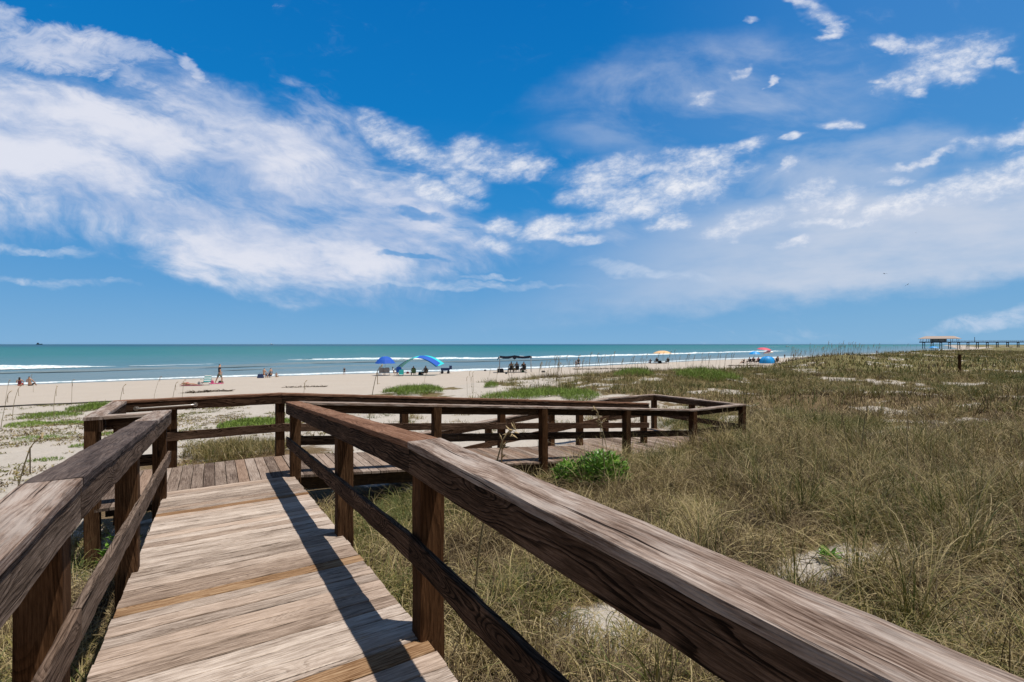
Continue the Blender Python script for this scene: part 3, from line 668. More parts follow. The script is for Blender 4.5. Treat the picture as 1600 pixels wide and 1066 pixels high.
# unbroken swells: low rounded ridges of the same water
for k, (pts, h_) in enumerate([([(-40, 100), (-10, 104), (20, 110)], .30), ([(-5, 108), (25, 118), (52, 121)], .38), ([(0, 92), (22, 97), (40, 99)], .22), ([(30, 112), (60, 108), (100, 115)], .3)]):
    o = ribbon('swell', pts, lambda u: 5.0*np.sin(np.pi*np.clip(u, .03, .97)), lambda u, h_=h_: h_*np.sin(np.pi*np.clip(u, .02, .98)), seam, 120, 9, rag=.3, seed=30+k)
    o['kind'] = 'structure'; o.name = 'water_swell'

# ------------------------------------------------------------------ pier
PM = flat('pier_wood', (.07, .075, .085), .8); PR = flat('pier_roof', (.42, .33, .27), .8); PRL = flat('pier_rail', (.30, .28, .26), .8)
pe = empty('pier', (394, 465, 0)); pdir = math.atan2(-CP_, SP_)
pe.rotation_euler.z = pdir               # local +x runs back to the shore
tag(pe, 'long dark wooden fishing pier on piles reaching out over the sea', 'pier')
def box_bm(bs):
    bm = bmesh.new()
    for (x0, x1, y0, y1, z0, z1) in bs:
        vs = [bm.verts.new(p) for p in ((x0, y0, z0), (x1, y0, z0), (x1, y1, z0), (x0, y1, z0), (x0, y0, z1), (x1, y0, z1), (x1, y1, z1), (x0, y1, z1))]
        for f in ((0, 3, 2, 1), (4, 5, 6, 7), (0, 1, 5, 4), (1, 2, 6, 5), (2, 3, 7, 6), (3, 0, 4, 7)): bm.faces.new([vs[i] for i in f])
    return bm
DKZ = 6.3
bm_obj('pier_deck', box_bm([(-2, 190, -3.2, 3.2, DKZ, DKZ+.25), (-2, 190, -3.0, -2.7, DKZ-.55, DKZ-.002), (-2, 190, 2.7, 3.0, DKZ-.55, DKZ-.002)]), PM, pe)
rl = []
for sy in (-3.1, 3.0):
    rl += [(-2, 190, sy, sy+.1, DKZ+1.2, DKZ+1.32), (-2, 190, sy, sy+.1, DKZ+.7, DKZ+.8)]
    rl += [(x, x+.12, sy+.005, sy+.095, DKZ+.255, DKZ+1.195) for x in np.arange(-1.9, 189, 2.4)]
bm_obj('pier_railing', box_bm(rl), PRL, pe)
for k in range(30):
    x = 0.5+6.4*k
    if x > 188: break
    for sy in (-2.6, 2.3): bm_obj('pile', tube_mesh([[(x, sy+.15, -6), (x, sy+.15, DKZ-.56)]], .28, 10), PM, pe)
    bm_obj('cross_beam', box_bm([(x-.18, x+.18, -3.1, 3.1, DKZ-.95, DKZ-.56), (x-.12, x+.12, -2.2, 2.2, DKZ-2.9, DKZ-2.6)]), PM, pe)
def gable(L0, L1, wy, z0, z1):
    bm = bmesh.new(); c = (L0+L1)/2; h = 2.6
    b = [bm.verts.new(p) for p in ((L0, -wy, z0), (L1, -wy, z0), (L1, wy, z0), (L0, wy, z0))]
    b2 = [bm.verts.new((v.co.x, v.co.y, z0-.3)) for v in b]
    r = [bm.verts.new((L0+h*1.6, 0, z1)), bm.verts.new((L1-h*1.6, 0, z1))]
    for f in ((b[0], b[1], r[1], r[0]), (b[2], b[3], r[0], r[1]), (b[1], b[2], r[1]), (b[3], b[0], r[0])): bm.faces.new(f)
    for i in range(4): bm.faces.new((b2[i], b2[(i+1) % 4], b[(i+1) % 4], b[i]))
    bm.faces.new(b2[::-1]); return bm
pv = empty('pier_pavilion', (394, 465, 0)); pv.rotation_euler.z = pdir
tag(pv, 'tan hip roofed shelter standing on posts at the seaward end of the pier', 'pavilion')
bm_obj('roof', gable(-2.5, 27, 4.4, DKZ+3.2, DKZ+5.6), PR, pv)
for k in range(7):
    for sy in (-3.0, 2.75): bm_obj('post', box_bm([(-1+4.4*k, -.75+4.4*k, sy+.3 if sy < 0 else sy-.3, sy+.55 if sy < 0 else sy-.05, DKZ+.26, DKZ+2.9)]), PM, pv)
bm_obj('wall', box_bm([(6, 17, -2.1, 2.1, DKZ+.26, DKZ+2.85)]), PRL, pv)
lp = empty('pier_lamp_post', Vector((394, 465, 0))+Vector((math.cos(pdir), math.sin(pdir), 0))*37+Vector((0, 0, DKZ+.25)))
tag(lp, 'lone upright post rising above the pier rail beside the shelter', 'post')
bm_obj('pole', tube_mesh([[(0, 0, 0), (0, 0, 3.8)]], .2, 8), PM, lp); bm_obj('pole_cap', tube_mesh([[(0, 0, 3.81), (0, 0, 4.05)]], .3, 8), PM, lp)

# ------------------------------------------------------------------ boats and birds
def boat(name, x, y, L, H, lab, hull, top):
    e = empty(name, (x, y, 0)); tag(e, lab, 'boat')
    bm = bmesh.new(); w_ = L*.13; rings = []
    for q in (0, .25, .6, .88, 1.0):
        ww = w_*(1-q**3)+.02; xx = L*(q-.5); rz_ = H*(.35+.12*q*q)
        rings.append([bm.verts.new((xx, -ww, rz_)), bm.verts.new((xx, -ww*.6, -.3)), bm.verts.new((xx, ww*.6, -.3)), bm.verts.new((xx, ww, rz_))])
    for r0, r1 in zip(rings, rings[1:]):
        for i in range(4): bm.faces.new((r0[i], r0[(i+1) % 4], r1[(i+1) % 4], r1[i]))
    bm.faces.new(rings[0]); bm.faces.new(rings[-1][::-1])
    bm_obj('hull', bm, hull, e)
    bm_obj('cabin', box_bm([(-L*.4, -L*.2, -w_*.8, w_*.8, H*.36, H*.85), (-L*.35, -L*.25, -w_*.5, w_*.5, H*.851, H)]), top, e)
    return e
HW = flat('white_hull', (.75, .75, .75), .4); HD = flat('dark_hull', (.06, .07, .09), .6)
boat('cargo_ship', (62-800)/F*5200, 5200, 62, 20, 'tiny dark cargo ship on the horizon far out at the left', HD, HD)
boat('fishing_boat', (425-800)/F*4200, 4200, 26, 12, 'tiny pale boat on the horizon left of the middle', HW, HW)
mb_ = boat('motor_boat', (1231-800)/F*760, 760, 7, 2.4, 'small white motor boat trailing a white wake near the horizon', HW, HW)
mb_.rotation_euler.z = R(5)
bx_, by_ = (1231-800)/F*760, 760
me = np_mesh('boat_wake', np.array([(bx_-3.5, by_, .25), (bx_-14, by_-1, .4), (bx_-34, by_-2.5, .03), (bx_-34, by_+2.5, .03), (bx_-14, by_+1.6, .4)]), np.array([[0, 1, 4, 0], [1, 2, 3, 4]][1:]), smooth=False)
tag(link('boat_wake', me, foam), 'thin white wake behind the small motor boat', 'wake')
BIRD = flat('bird_feathers', (.08, .08, .085), .8)
def bird(px, py, Y, span, roll, lab, rz=0):
    bm = bmesh.new(); s_ = span/2
    bm.free(); bm = tube_mesh([[(-.32*s_, 0, 0), (-.2*s_, 0, .01), (0, 0, .02), (.2*s_, 0, .02), (.34*s_, 0, 0)]], lambda q: s_*.085*math.sin(math.pi*min(max(q, .06), .94)), 8)
    for sgn in (-1, 1):
        pl = [(0, 0, .02), (.05*s_, .45*s_*sgn, .16*s_), (-.16*s_, 1.0*s_*sgn, .05*s_)]
        f_ = [bm.verts.new(p) for p in pl]; b_ = [bm.verts.new((p[0]-w_*s_, p[1], p[2]-.01*s_)) for p, w_ in zip(pl, (.24, .2, .03))]
        for i in range(2): bm.faces.new((f_[i], f_[i+1], b_[i+1], b_[i]))
    e = bm_obj('sea_bird', bm, BIRD); e.location = ((px-800)/F*Y, Y, CZ+(538-py)/F*Y); e.rotation_euler = (R(roll), 0, R(rz))
    tag(e, lab, 'bird')
bird(1382, 428, 90, 1.3, 5, 'dark bird gliding high over the right side of the beach', 95)
bird(1418, 445, 110, 1.5, -38, 'bird tilted steeply below and right of the gliding one', 80)
bird(1217, 518, 120, 1.1, 20, 'small bird flying low over the horizon above the red umbrella', 70)
bird(1431, 364, 160, 1.1, 10, 'faint distant bird against the pale cloud at the upper right', 60)

# ------------------------------------------------------------------ green ground cover patches (each mound one plant)
def patch(px, py, wpx, dm, h, nb, lab, Lb=.16, name='vine_patch', mat=None, wd=.018, up=.9, tonem=.5):
    c = ground(px, py); ra = wpx/2/F*c.y; rb = dm/2
    n_ = nb; r = np.sqrt(RNG.random(n_)); th = RNG.uniform(0, 6.28, n_)
    edge = 1+.35*(fbm(th*1.2+px, th*0+py, 3)-.5)*2
    x = c.x+r*np.cos(th)*ra*edge; y = c.y+rb*.8+r*np.sin(th)*rb*edge
    hh = h*np.sqrt(np.clip(1-(r*.97)**2, 0, 1))
    a, t = at_of(x, y); z = CZ-depth(a, t)+hh*RNG.uniform(.25, 1.0, n_)-.02
    P_ = np.stack([x, y, z], 1)
    o = merge(name, [blades(P_, RNG.uniform(0, 6.28, n_), Lb*RNG.uniform(.6, 1.3, n_), np.clip(RNG.normal(up, .4, n_), .1, 1.5), np.abs(RNG.normal(.8, .5, n_)), wd*RNG.uniform(.6, 1.3, n_), np.clip(RNG.normal(tonem, .25, n_), 0, 1), 3)], mat or G_GREEN)
    # core of stems so the mound is closed
    tag(o, lab, 'plant'); return o
patch(637, 618, 92, 4.5, .50, 5200, 'bright green rounded mound of beach plants above the back rail, left of the middle', .30)
patch(126, 643, 64, 2.6, .28, 2600, 'bright green low mound on the sand above the left landing rail', .2)
patch(50, 655, 82, 2.2, .16, 1500, 'sprawling green vines at the far left edge below the beach line', .14)
patch(45, 690, 80, 1.0, .07, 700, 'thin low strip of vine lying on the sand at the left, nearer the handrail', .10, wd=.012)
patch(378, 668, 112, 2.4, .26, 4200, 'green mound of vine seen between the upper and lower back rails', .15)
patch(835, 623, 150, 4.5, .45, 5600, 'long bright green clump on the dune above the middle of the back rail', .32)
patch(766, 606, 24, 2.0, .35, 900, 'small round green tuft left of the long green clump', .25)
patch(910, 626, 60, 3.0, .3, 1600, 'green clump at the right end of the long green clump', .3)
patch(1000, 588, 58, 5.0, .65, 3000, 'green mound on open sand in front of the orange canopy', .4)
patch(1118, 597, 90, 5.0, .6, 3600, 'green mound between the orange canopy and the blue tent', .4)
patch(1063, 583, 16, 2.0, .3, 500, 'tiny green tuft alone on the sand between two mounds', .3)
patch(95, 664, 60, 1.2, .10, 900, 'pale green vine strand between the two larger mounds at the left', .12, wd=.014)
patch(24, 668, 60, 1.4, .10, 1400, 'yellowish green vine at the left edge under the sprawling vines', .12, wd=.014, tonem=.8)
patch(150, 682, 30, .9, .08, 320, 'small vine tuft on sand left of the landing corner post', .10, wd=.012)
patch(120, 700, 44, .7, .08, 400, 'small green vine patch beside the left landing post', .09, wd=.012)
patch(60, 722, 50, .5, .05, 260, 'faint green vine strand on pale sand close to the left handrail', .08, wd=.012)
patch(350, 722, 165, 1.5, .24, 4200, 'mixed dry and green grass clump right behind the landing planks', .30, wd=.008, up=1.15, tonem=.62, mat=G_DRY)
# leafy shrubs by the ramp
def leaves(n_, c, rx, ry, rz, Ll, wl, tone, seed=0):
    r = RNG.random(n_)**.4; th = RNG.uniform(0, 6.28, n_); ph = np.arccos(RNG.uniform(0, 1, n_))
    x = c[0]+r*rx*np.cos(th)*np.sin(ph); y = c[1]+r*ry*np.sin(th)*np.sin(ph); z = c[2]+r*rz*np.cos(ph)
    return blades(np.stack([x, y, z], 1), th+RNG.normal(0, .5, n_), Ll*RNG.uniform(.6, 1.2, n_), RNG.uniform(.3, 1.3, n_), RNG.uniform(.2, 1.2, n_), wl*RNG.uniform(.7, 1.2, n_), np.clip(RNG.normal(tone, .25, n_), 0, 1), 4)
def shrub(px, py, Y, w_, h, n_, lab):
    x = (px-800)/F*Y; g = CZ-gdepth(x, Y); e = empty('leafy_shrub', (x, Y, g)); tag(e, lab, 'shrub')
    f_ = merge('foliage', [leaves(n_, (0, 0, h*.35), w_/2, w_/2, h*.62, .10, .032, .62)], G_SHRUB); f_.parent = e
    bm = tube_mesh([[(0, 0, -.05), (random.uniform(-.1, .1)*k, random.uniform(-.1, .1), h*.3), (w_*.3*math.cos(k*1.3), w_*.3*math.sin(k*1.3), h*.6)] for k in range(7)], lambda q: .009*(1-q*.6), 5)
    bm_obj('stem', bm, W_JOIST, e)
G_SHRUB = grass_mat('shrub_leaf', [(0.0, (.035, .08, .012)), (.5, (.085, .20, .022)), (1.0, (.20, .34, .05))], .35)
shrub(890, 745, 8.6, .60, .55, 620, 'small bright green leafy shrub under the front ramp rail, left of the taller shrub')
shrub(942, 748, 8.4, .95, .76, 1400, 'bright green leafy shrub growing beside a post of the front ramp rail')
shrub(188, 800, 5.3, .34, .55, 200, 'green leafy shrub glimpsed under the left handrail')
shrub(1296, 855, 5.2, .16, .10, 60, 'tiny dark green sprig on the bare sand right of the near handrail')

# ------------------------------------------------------------------ sea oats
OAT = flat('sea_oat_stem', (.20, .16, .08), .8); OATH = flat('sea_oat_head', (.36, .27, .14), .8)
def oat_proto(h, lean, headn, head=True, thick=.008, hs=1.0):
    e = empty('sea_oat', (0, 0, 0))
    pts = [Vector((lean*h*q*q, .02*h*math.sin(q*3), h*q)) for q in np.linspace(0, 1, 7)]
    tip = pts[-1]; pts += [tip+Vector((.03, 0, .05))*hs, tip+Vector((.06, 0, .08))*hs, tip+Vector((.09, 0, .08))*hs]
    st_ = bm_obj('stem', tube_mesh([pts], lambda q: thick*(1-.55*q), 5), OAT, e)
    bm = bmesh.new()
    for k in range(headn):
        q = k/headn; b = tip.lerp(pts[-1], q) if q > .4 else (tip-Vector((0, 0, .22*hs))*(1-q*2.5)).lerp(tip, q*2)
        L_ = random.uniform(.035, .07)*hs; a_ = random.uniform(0, 6.28); d = Vector((math.cos(a_)*.45+.1, math.sin(a_)*.45, random.uniform(-.3, .9))).normalized()
        sd_ = d.cross(UP).normalized()*L_*.16; up_ = d.cross(sd_).normalized()*L_*.10
        m1_ = b+d*L_*.5
        v = [bm.verts.new(p) for p in (b, m1_+sd_, b+d*L_, m1_-sd_, m1_+up_, m1_-up_)]
        for f in ((0, 1, 4), (1, 2, 4), (2, 3, 4), (3, 0, 4), (1, 0, 5), (2, 1, 5), (3, 2, 5), (0, 3, 5)): bm.faces.new([v[i] for i in f])
    ra_ = tube_mesh([[tip-Vector((0, 0, .23*hs))]+pts[-4:]], .006, 4); tmp = bpy.data.meshes.new('t'); ra_.to_mesh(tmp); bm.from_mesh(tmp); ra_.free(); bpy.data.meshes.remove(tmp)
    bm_obj('seed_head', bm, OATH, e)
    return e
def put_oat(proto, chm, x, y, rz, sc, first, label, group=None):
    e = proto if first else copy_tree(proto, None, chm)
    e.location = (x, y, CZ-gdepth(x, y)-.03); e.rotation_euler = (random.uniform(-.06, .06), random.uniform(-.06, .06), rz); e.scale = (sc,)*3
    for k in ('label', 'group', 'category'):
        if k in e: del e[k]
    tag(e, label, 'sea oats', group); return e
protos = [oat_proto(1.25, .12, 26), oat_proto(1.45, .2, 34), oat_proto(1.1, .06, 14), oat_proto(1.35, -.10, 22), oat_proto(1.0, .15, 8)]
chmap = {}
for p in protos:
    chmap[p] = kids(p)
    for c_ in chmap[p]: chmap[c_] = []
used = {p: 0 for p in protos}
def oat_px(px, pybase, Y, top_py, pi, label, group=None, rz=0.0):
    if Y > 9:
        Y = next((q_ for q_ in np.arange(8, 44, .5) if gdepth((px-800)/F*q_, q_)-(top_py-538)*q_/F < 1.5), Y)
    x = (px-800)/F*Y; g = gdepth(x, Y); p = protos[pi]; H_ = (1.25, 1.45, 1.1, 1.35, 1.0)[pi]+.06
    want = g-(top_py-538)*Y/F      # metres tall so that its tip is seen at top_py
    put_oat(p, chmap, x, Y, rz, want/H_, used[p] == 0, label, group); used[p] += 1
spec = [(112, 10.5, 593, 2, 'tall dark sea oat stalk standing over the left green mound', .2), (186, 12, 602, 4, 'dark sea oat stalk just left of the landing corner rail', .3), (240, 15, 588, 1, 'golden topped sea oat beside the landing corner, the brightest on the left', 0.1),
        (52, 13, 585, 3, 'pale sea oat leaning right between the two seated bathers', .1), (8, 12, 594, 0, 'pale sea oat at the extreme left edge', 0), (20, 14, 604, 4, 'short thin sea oat near the extreme left edge', 1), (85, 16, 604, 4, 'faint bent grass stalk over the beach at the left', 2),
        (268, 17, 597, 4, 'thin stalk right of the golden topped sea oat', 0), (284, 16, 593, 2, 'sea oat stalk leaning right, left of the beach towels', .2), (475, 20, 595, 2, 'branching dry stalk above the back rail near its bend', 1),
        (577, 16, 573, 4, 'thin straight grass stalk left of the blue umbrella', 0), (663, 18, 578, 4, 'thin straight stalk in front of the teal canopy', .5), (1, 15, 612, 4, 'low stalk cut by the left edge of the view', 0),
        (740, 4.2, 668, 0, 'pale fluffy seed head rising close behind the near handrail', .2), (945, 7.9, 655, 3, 'leaning sea oat crossing the front ramp rail', .1), (958, 8.2, 640, 1, 'tall bent sea oat beside the shrub post of the ramp', 2.4), (12, 6.0, 690, 4, 'dark dry twig on the sand at the left edge', .5),
        (1330, 7.5, 640, 3, 'tall leaning grass stalk right of the platform corner', -.4), (1345, 9.0, 625, 2, 'dark stalk in the dry grass right of the platform', .6), (1425, 9.5, 640, 4, 'stalk in the tall grass at the right', .8), (1395, 5.5, 790, 4, 'pale stalk in the near grass at the right', .8)]
for px, Y, tp, pi, lab, rz in spec: oat_px(px, 0, Y, tp, pi, lab, None, rz)
GRP = 'sea oats along the crest of the dune'
LBL = 'slender sea oat stalk with a feathery seed head along the dune crest'
rr_ = random.Random(5)
def crest(px0, px1, t0, t1, n_, h0, h1):
    for k in range(n_):
        px = rr_.uniform(px0, px1); t = rr_.uniform(t0, t1)
        q = (px-800)/F; Y = t/( CP_-q*SP_); a, _ = at_of(q*Y, Y); te = float(t_edge(a))
        if t > te-.5: t = te-rr_.uniform(.5, 3); Y = t/(CP_-q*SP_)
        p = protos[rr_.choice([0, 0, 1, 2, 3, 3])]; H_ = dict(zip(protos, (1.25, 1.45, 1.1, 1.35, 1.0)))[p]
        e = put_oat(p, chmap, q*Y, Y, rr_.uniform(-.7, .9), rr_.uniform(h0, h1)/H_, False, LBL, GRP)
        for c_ in kids(e): pass
oat_fast = True
def kids(o): return []
crest(840, 1010, 24, 33, 46, 1.3, 2.0)
crest(720, 860, 26, 32, 12, 1.2, 1.8)
crest(1000, 1150, 26, 36, 26, 1.3, 2.1)
crest(1235, 1345, 30, 40, 90, 1.4, 2.1)
crest(1150, 1240, 24, 36, 14, 1.0, 1.6)
crest(1345, 1600, 36, 52, 60, 1.5, 2.4)
def kids(o): return [c for c in bpy.data.objects if c.parent == o]

# ------------------------------------------------------------------ wooden post, driftwood, weed
pp = Vector(((1501-800)/F*46, 46, CZ-gdepth((1501-800)/F*46, 46)))
m = MB(); topz = CZ-(554-538)/F*46; m.post((pp.x, pp.y), .2, pp.z-.3, topz); o = m.build('marker_post', W_POST, None); tag(o, 'lone dark wooden post standing in the dune grass at the right', 'post')
DW = wood('driftwood', (.07, .05, .04), (.16, .12, .09), (.27, .21, .17), .4)
WEED = flat('dry_seaweed', (.10, .075, .05), .95, .5, 3)
def weed(px, py, wpx, dm, lab, nb=500, name='seaweed_line', h=.06):
    c = ground(px, py); n_ = nb; x = c.x+RNG.uniform(-.5, .5, n_)*wpx/F*c.y; s_ = (x-c.x)/(wpx/F*c.y); y = c.y+RNG.normal(0, dm*.3, n_)+s_*dm*.8+np.sin(s_*9+px)*dm*.25
    a, t = at_of(x, y); z = CZ-depth(a, t)+RNG.uniform(0, h, n_)
    o = merge(name, [blades(np.stack([x, y, z], 1), RNG.uniform(0, 6.28, n_), RNG.uniform(.15, .5, n_), RNG.uniform(-.1, .5, n_), RNG.uniform(-.2, .6, n_), np.full(n_, .05), RNG.uniform(0, .5, n_), 3)], WEED)
    tag(o, lab, 'seaweed')
weed(306, 614, 34, .7, 'left clump of dry brown seaweed on the beach above the grab bar', 170, h=.04)
weed(374-35, 612, 40, .5, 'right clump of dark dry seaweed on the beach above the grab bar', 260, h=.06)
weed(478, 605, 60, .8, 'thin faint line of seaweed on the beach above the bend of the back rail', 220, h=.02)
weed(950, 577, 110, 2.0, 'long brown line of washed up seaweed in front of the two waders', 900, h=.15)
weed(1168, 572, 60, 1.6, 'dark seaweed streak on the sand in front of the blue tent', 700, h=.15)
weed(1165, 579, 40, 1.2, 'second seaweed streak nearer the dune below the blue tent', 350, h=.1)
# boundary line of old rope and wrack along the dune foot at the left
pts = [];
for px, py in ((-60, 640), (20, 636), (60, 634), (110, 632), (160, 629), (200, 628), (260, 626), (330, 622)):
    g = ground(px, py); pts.append(g+Vector((0, 0, .05)))
o = bm_obj('dune_rope', tube_mesh([pts], .05, 6), flat('dark_rope', (.05, .045, .04), .9)); tag(o, 'long dark rope lying along the foot of the dune at the left', 'rope')
# debris and small leaf plants on the left sand: uncountable litter
n_ = 26000; a = RNG.uniform(-16, 5, n_); t = RNG.uniform(3, 37, n_)
k_ = (fbm(a*.55+5, t*.55, 3)*.6+fbm(a*2.1, t*2.1+5, 2)*.4 > .52) & ((a < -1.3) | (t > 9.6)) & ~under_deck(a, t, .1); a, t = a[k_], t[k_]; x = a*CP_-t*SP_; y = a*SP_+t*CP_; m_ = len(a); rep_ = 5
ci = np.repeat(np.arange(m_), rep_); xx = x[ci]+RNG.normal(0, .06, m_*rep_); yy = y[ci]+RNG.normal(0, .06, m_*rep_); aa, tt = at_of(xx, yy)
tag(merge('dune_leaf_litter', [blades(np.stack([xx, yy, CZ-depth(aa, tt)+.01], 1), RNG.uniform(0, 6.28, m_*rep_), RNG.uniform(.04, .12, m_*rep_), RNG.uniform(.1, 1.2, m_*rep_), RNG.uniform(.2, 1.4, m_*rep_), np.full(m_*rep_, .022), np.clip(np.where(fbm(aa*.4+3, tt*.4, 2) > .5, .82, RNG.choice([.05, .2, .6, .8], m_*rep_))+RNG.normal(0, .08, m_*rep_), 0, 1), 3)], G_DRY), kind='stuff')

# ------------------------------------------------------------------ people
SKIN = flat('tan_skin', (.50, .29, .19), .55, .05); SKIN2 = flat('brown_skin', (.26, .14, .09), .55, .05); HAIRD = flat('dark_hair', (.03, .022, .018), .6, .2, 60)
CL = {k: flat(k+'_cloth', c, .85, .15, 30) for k, c in dict(black=(.022, .022, .026), olive=(.20, .22, .17), navy=(.02, .04, .12), red=(.42, .03, .04), white=(.75, .75, .74), grey=(.22, .22, .24), blue=(.015, .12, .42), teal=(.02, .33, .36), pink=(.55, .10, .22), green=(.06, .13, .06), maroon=(.16, .02, .035), tan=(.45, .36, .26)).items()}
def skin_mesh(name, verts, edges, radii, mat, parent, sub=1):
    me = bpy.data.meshes.new(name); me.from_pydata([tuple(v) for v in verts], edges, [])
    o = link(name, me, mat, parent)
    sm = o.modifiers.new('s', 'SKIN'); sm.use_smooth_shade = True
    for i, r in enumerate(radii):
        d = me.skin_vertices[0].data[i]; r = r if isinstance(r, tuple) else (r, r); d.radius = r; d.use_root = (i == 0)
    if sub: ss_ = o.modifiers.new('d', 'SUBSURF'); ss_.levels = sub; ss_.render_levels = sub
    return o
def V(*a): return Vector(a)
def bend(a, d, L): return a+Vector(d).normalized()*L
POSES = {
 'stand': dict(pel=.93, torso=(0, .02, 1), thL=(.05, .42, -1), shL=(.02, -.05, -1), thR=(-.05, -.38, -1), shR=(-.02, -.42, -1), uaL=(.35, -.15, -1), faL=(.05, .35, -1), uaR=(-.45, .2, -1), faR=(.1, .75, -.6)),
 'wade': dict(pel=.90, torso=(0, .03, 1), thL=(.08, .1, -1), shL=(0, -.05, -1), thR=(-.08, -.1, -1), shR=(0, -.1, -1), uaL=(.3, 0, -1), faL=(.1, .2, -1), uaR=(-.3, 0, -1), faR=(-.1, .2, -1)),
 'chair': dict(pel=.40, torso=(0, -.28, 1), thL=(.12, 1, .06), shL=(.02, .35, -1), thR=(-.12, 1, .06), shR=(-.02, .35, -1), uaL=(.3, .25, -1), faL=(-.1, 1, -.05), uaR=(-.3, .25, -1), faR=(.1, 1, -.05)),
 'sand': dict(pel=.11, torso=(0, -.18, 1), thL=(.18, 1, .55), shL=(0, .75, -.85), thR=(-.18, 1, .55), shR=(0, .75, -.85), uaL=(.35, .5, -.9), faL=(-.3, .9, .1), uaR=(-.35, .5, -.9), faR=(.3, .9, .1)),
 'perch': dict(pel=.46, torso=(0, .12, 1), thL=(.15, 1, -.1), shL=(0, .1, -1), thR=(-.15, 1, -.1), shR=(0, .1, -1), uaL=(.35, .4, -1), faL=(-.2, .8, -.4), uaR=(-.35, .4, -1), faR=(.2, .8, -.4))}
def person(loc, rz, pose, lab, shirt=None, pants='black', skin=None, hair='short', scale=1.0, shirt_kind='tee', hat=None):
    skin = skin or SKIN; P_ = POSES[pose]; e = empty('person', loc, rz); e.scale = (scale,)*3; tag(e, lab, 'person')
    pel = V(0, 0, P_['pel']); tor = Vector(P_['torso']).normalized()
    w1 = pel+tor*.14; ch = pel+tor*.34; nk = pel+tor*.53; hb = pel+tor*.60; ht = pel+tor*.68+V(0, .012, 0); htop = pel+tor*.77
    vs = [pel, w1, ch, nk, hb, ht, htop]; ed = [(0, 1), (1, 2), (2, 3), (3, 4), (4, 5), (5, 6)]; rd = [(.15, .11), (.135, .095), (.155, .105), (.06, .06), (.062, .07), (.078, .095), (.06, .07)]
    nose = ht+V(0, .098, -.01); vs.append(nose); ed.append((5, 7)); rd.append(.014)
    J = {}
    for s_, k in ((1, 'L'), (-1, 'R')):
        hip = pel+V(.095*s_, 0, -.05); kn = bend(hip, P_['th'+k], .42); an = bend(kn, P_['sh'+k], .42); toe = an+V(0, .15, -.045)+V(0, 0, 0)
        i = len(vs); vs += [hip, hip.lerp(kn, .5), kn, kn.lerp(an, .35), an, an+V(0, .06, -.05), toe]; rd += [.088, .078, .056, .055, .037, (.045, .032), (.035, .02)]
        ed += [(0, i), (i, i+1), (i+1, i+2), (i+2, i+3), (i+3, i+4), (i+4, i+5), (i+5, i+6)]
        sh = pel+tor*.47+V(.185*s_, 0, 0); el = bend(sh, P_['ua'+k], .29); wr = bend(el, P_['fa'+k], .25); fd = (wr-el).normalized(); pa_ = wr+fd*.075
        i2 = len(vs); vs += [sh, el, wr, pa_]; rd += [.056, .041, .027, (.036, .016)]; ed += [(2, i2) if False else (3, i2), (i2, i2+1), (i2+1, i2+2), (i2+2, i2+3)]
        side_ = fd.cross(V(0, 0, 1)) if abs(fd.z) < .9 else V(0, 1, 0); side_ = (side_-fd*side_.dot(fd)).normalized(); cur = fd.cross(side_).normalized()*s_
        for f_, (o_, Lf) in enumerate(((-.028, .062), (-.010, .075), (.010, .070), (.028, .055))):
            i3 = len(vs); b = pa_+side_*o_; vs += [b+fd*Lf*.55+cur*.004, b+fd*Lf*.95+cur*.018]; rd += [.009, .007]; ed += [(i2+3, i3), (i3, i3+1)]
        i3 = len(vs); vs += [wr+fd*.045+side_*.045, wr+fd*.08+side_*.058]; rd += [.011, .008]; ed += [(i2+2, i3), (i3, i3+1)]
        J[k] = (hip, kn, an, sh, el, wr)
    skin_mesh('body', vs, ed, rd, skin, e)
    if shirt:
        v2 = [pel+tor*.0, w1, ch, pel+tor*.49]; r2 = [(.165, .125), (.15, .11), (.175, .122), (.09, .08)]; e2 = [(0, 1), (1, 2), (2, 3)]
        if shirt_kind == 'tee':
            for k in 'LR': hip, kn, an, sh, el, wr = J[k]; i = len(v2); v2 += [sh, sh.lerp(el, .55)]; r2 += [.070, .062]; e2 += [(3, i), (i, i+1)]
        skin_mesh('shirt', v2, e2, r2, CL[shirt], e)
    if pants:
        v2 = [pel+tor*.06, pel]; r2 = [(.158, .12), (.165, .125)]; e2 = [(0, 1)]
        for k in 'LR': hip, kn, an, sh, el, wr = J[k]; i = len(v2); v2 += [hip, hip.lerp(kn, .45), hip.lerp(kn, .85)]; r2 += [.102, .098, .085]; e2 += [(1, i), (i, i+1), (i+1, i+2)]
        skin_mesh('shorts', v2, e2, r2, CL[pants], e)
    hc = [ht+V(0, -.022, .01), htop+V(0, -.012, .012)]; hr = [(.085, .088), (.068, .075)]; he = [(0, 1)]
    if hair == 'long': hc += [hb+V(0, -.06, -.02), nk+V(0, -.085, -.08)]; hr += [(.07, .04), (.05, .03)]; he += [(0, 2), (2, 3)]
    skin_mesh('hair', hc, he, hr, HAIRD, e)
    if hat:
        bm = tube_mesh([[htop+V(0, 0, -.03), htop+V(0, 0, -.022)]], .17, 20); t2 = tube_mesh([[htop+V(0, 0, -.02), htop+V(0, 0, .05), htop+V(0, 0, .08)]], lambda q: .098-.02*q, 16)
        tmp = bpy.data.meshes.new('t'); t2.to_mesh(tmp); bm.from_mesh(tmp); t2.free(); bpy.data.meshes.remove(tmp); bm_obj('sun_hat', bm, CL[hat], e)
    for s_ in (-1, 1):
        pass
    eyes = bmesh.new()
    for s_ in (-1, 1): bmesh.ops.create_uvsphere(eyes, u_segments=8, v_segments=6, radius=.012, matrix=Matrix.Translation(ht+V(.030*s_, .086, .012)))
    bm_obj('eyes', eyes, CL['black'], e)
    return e

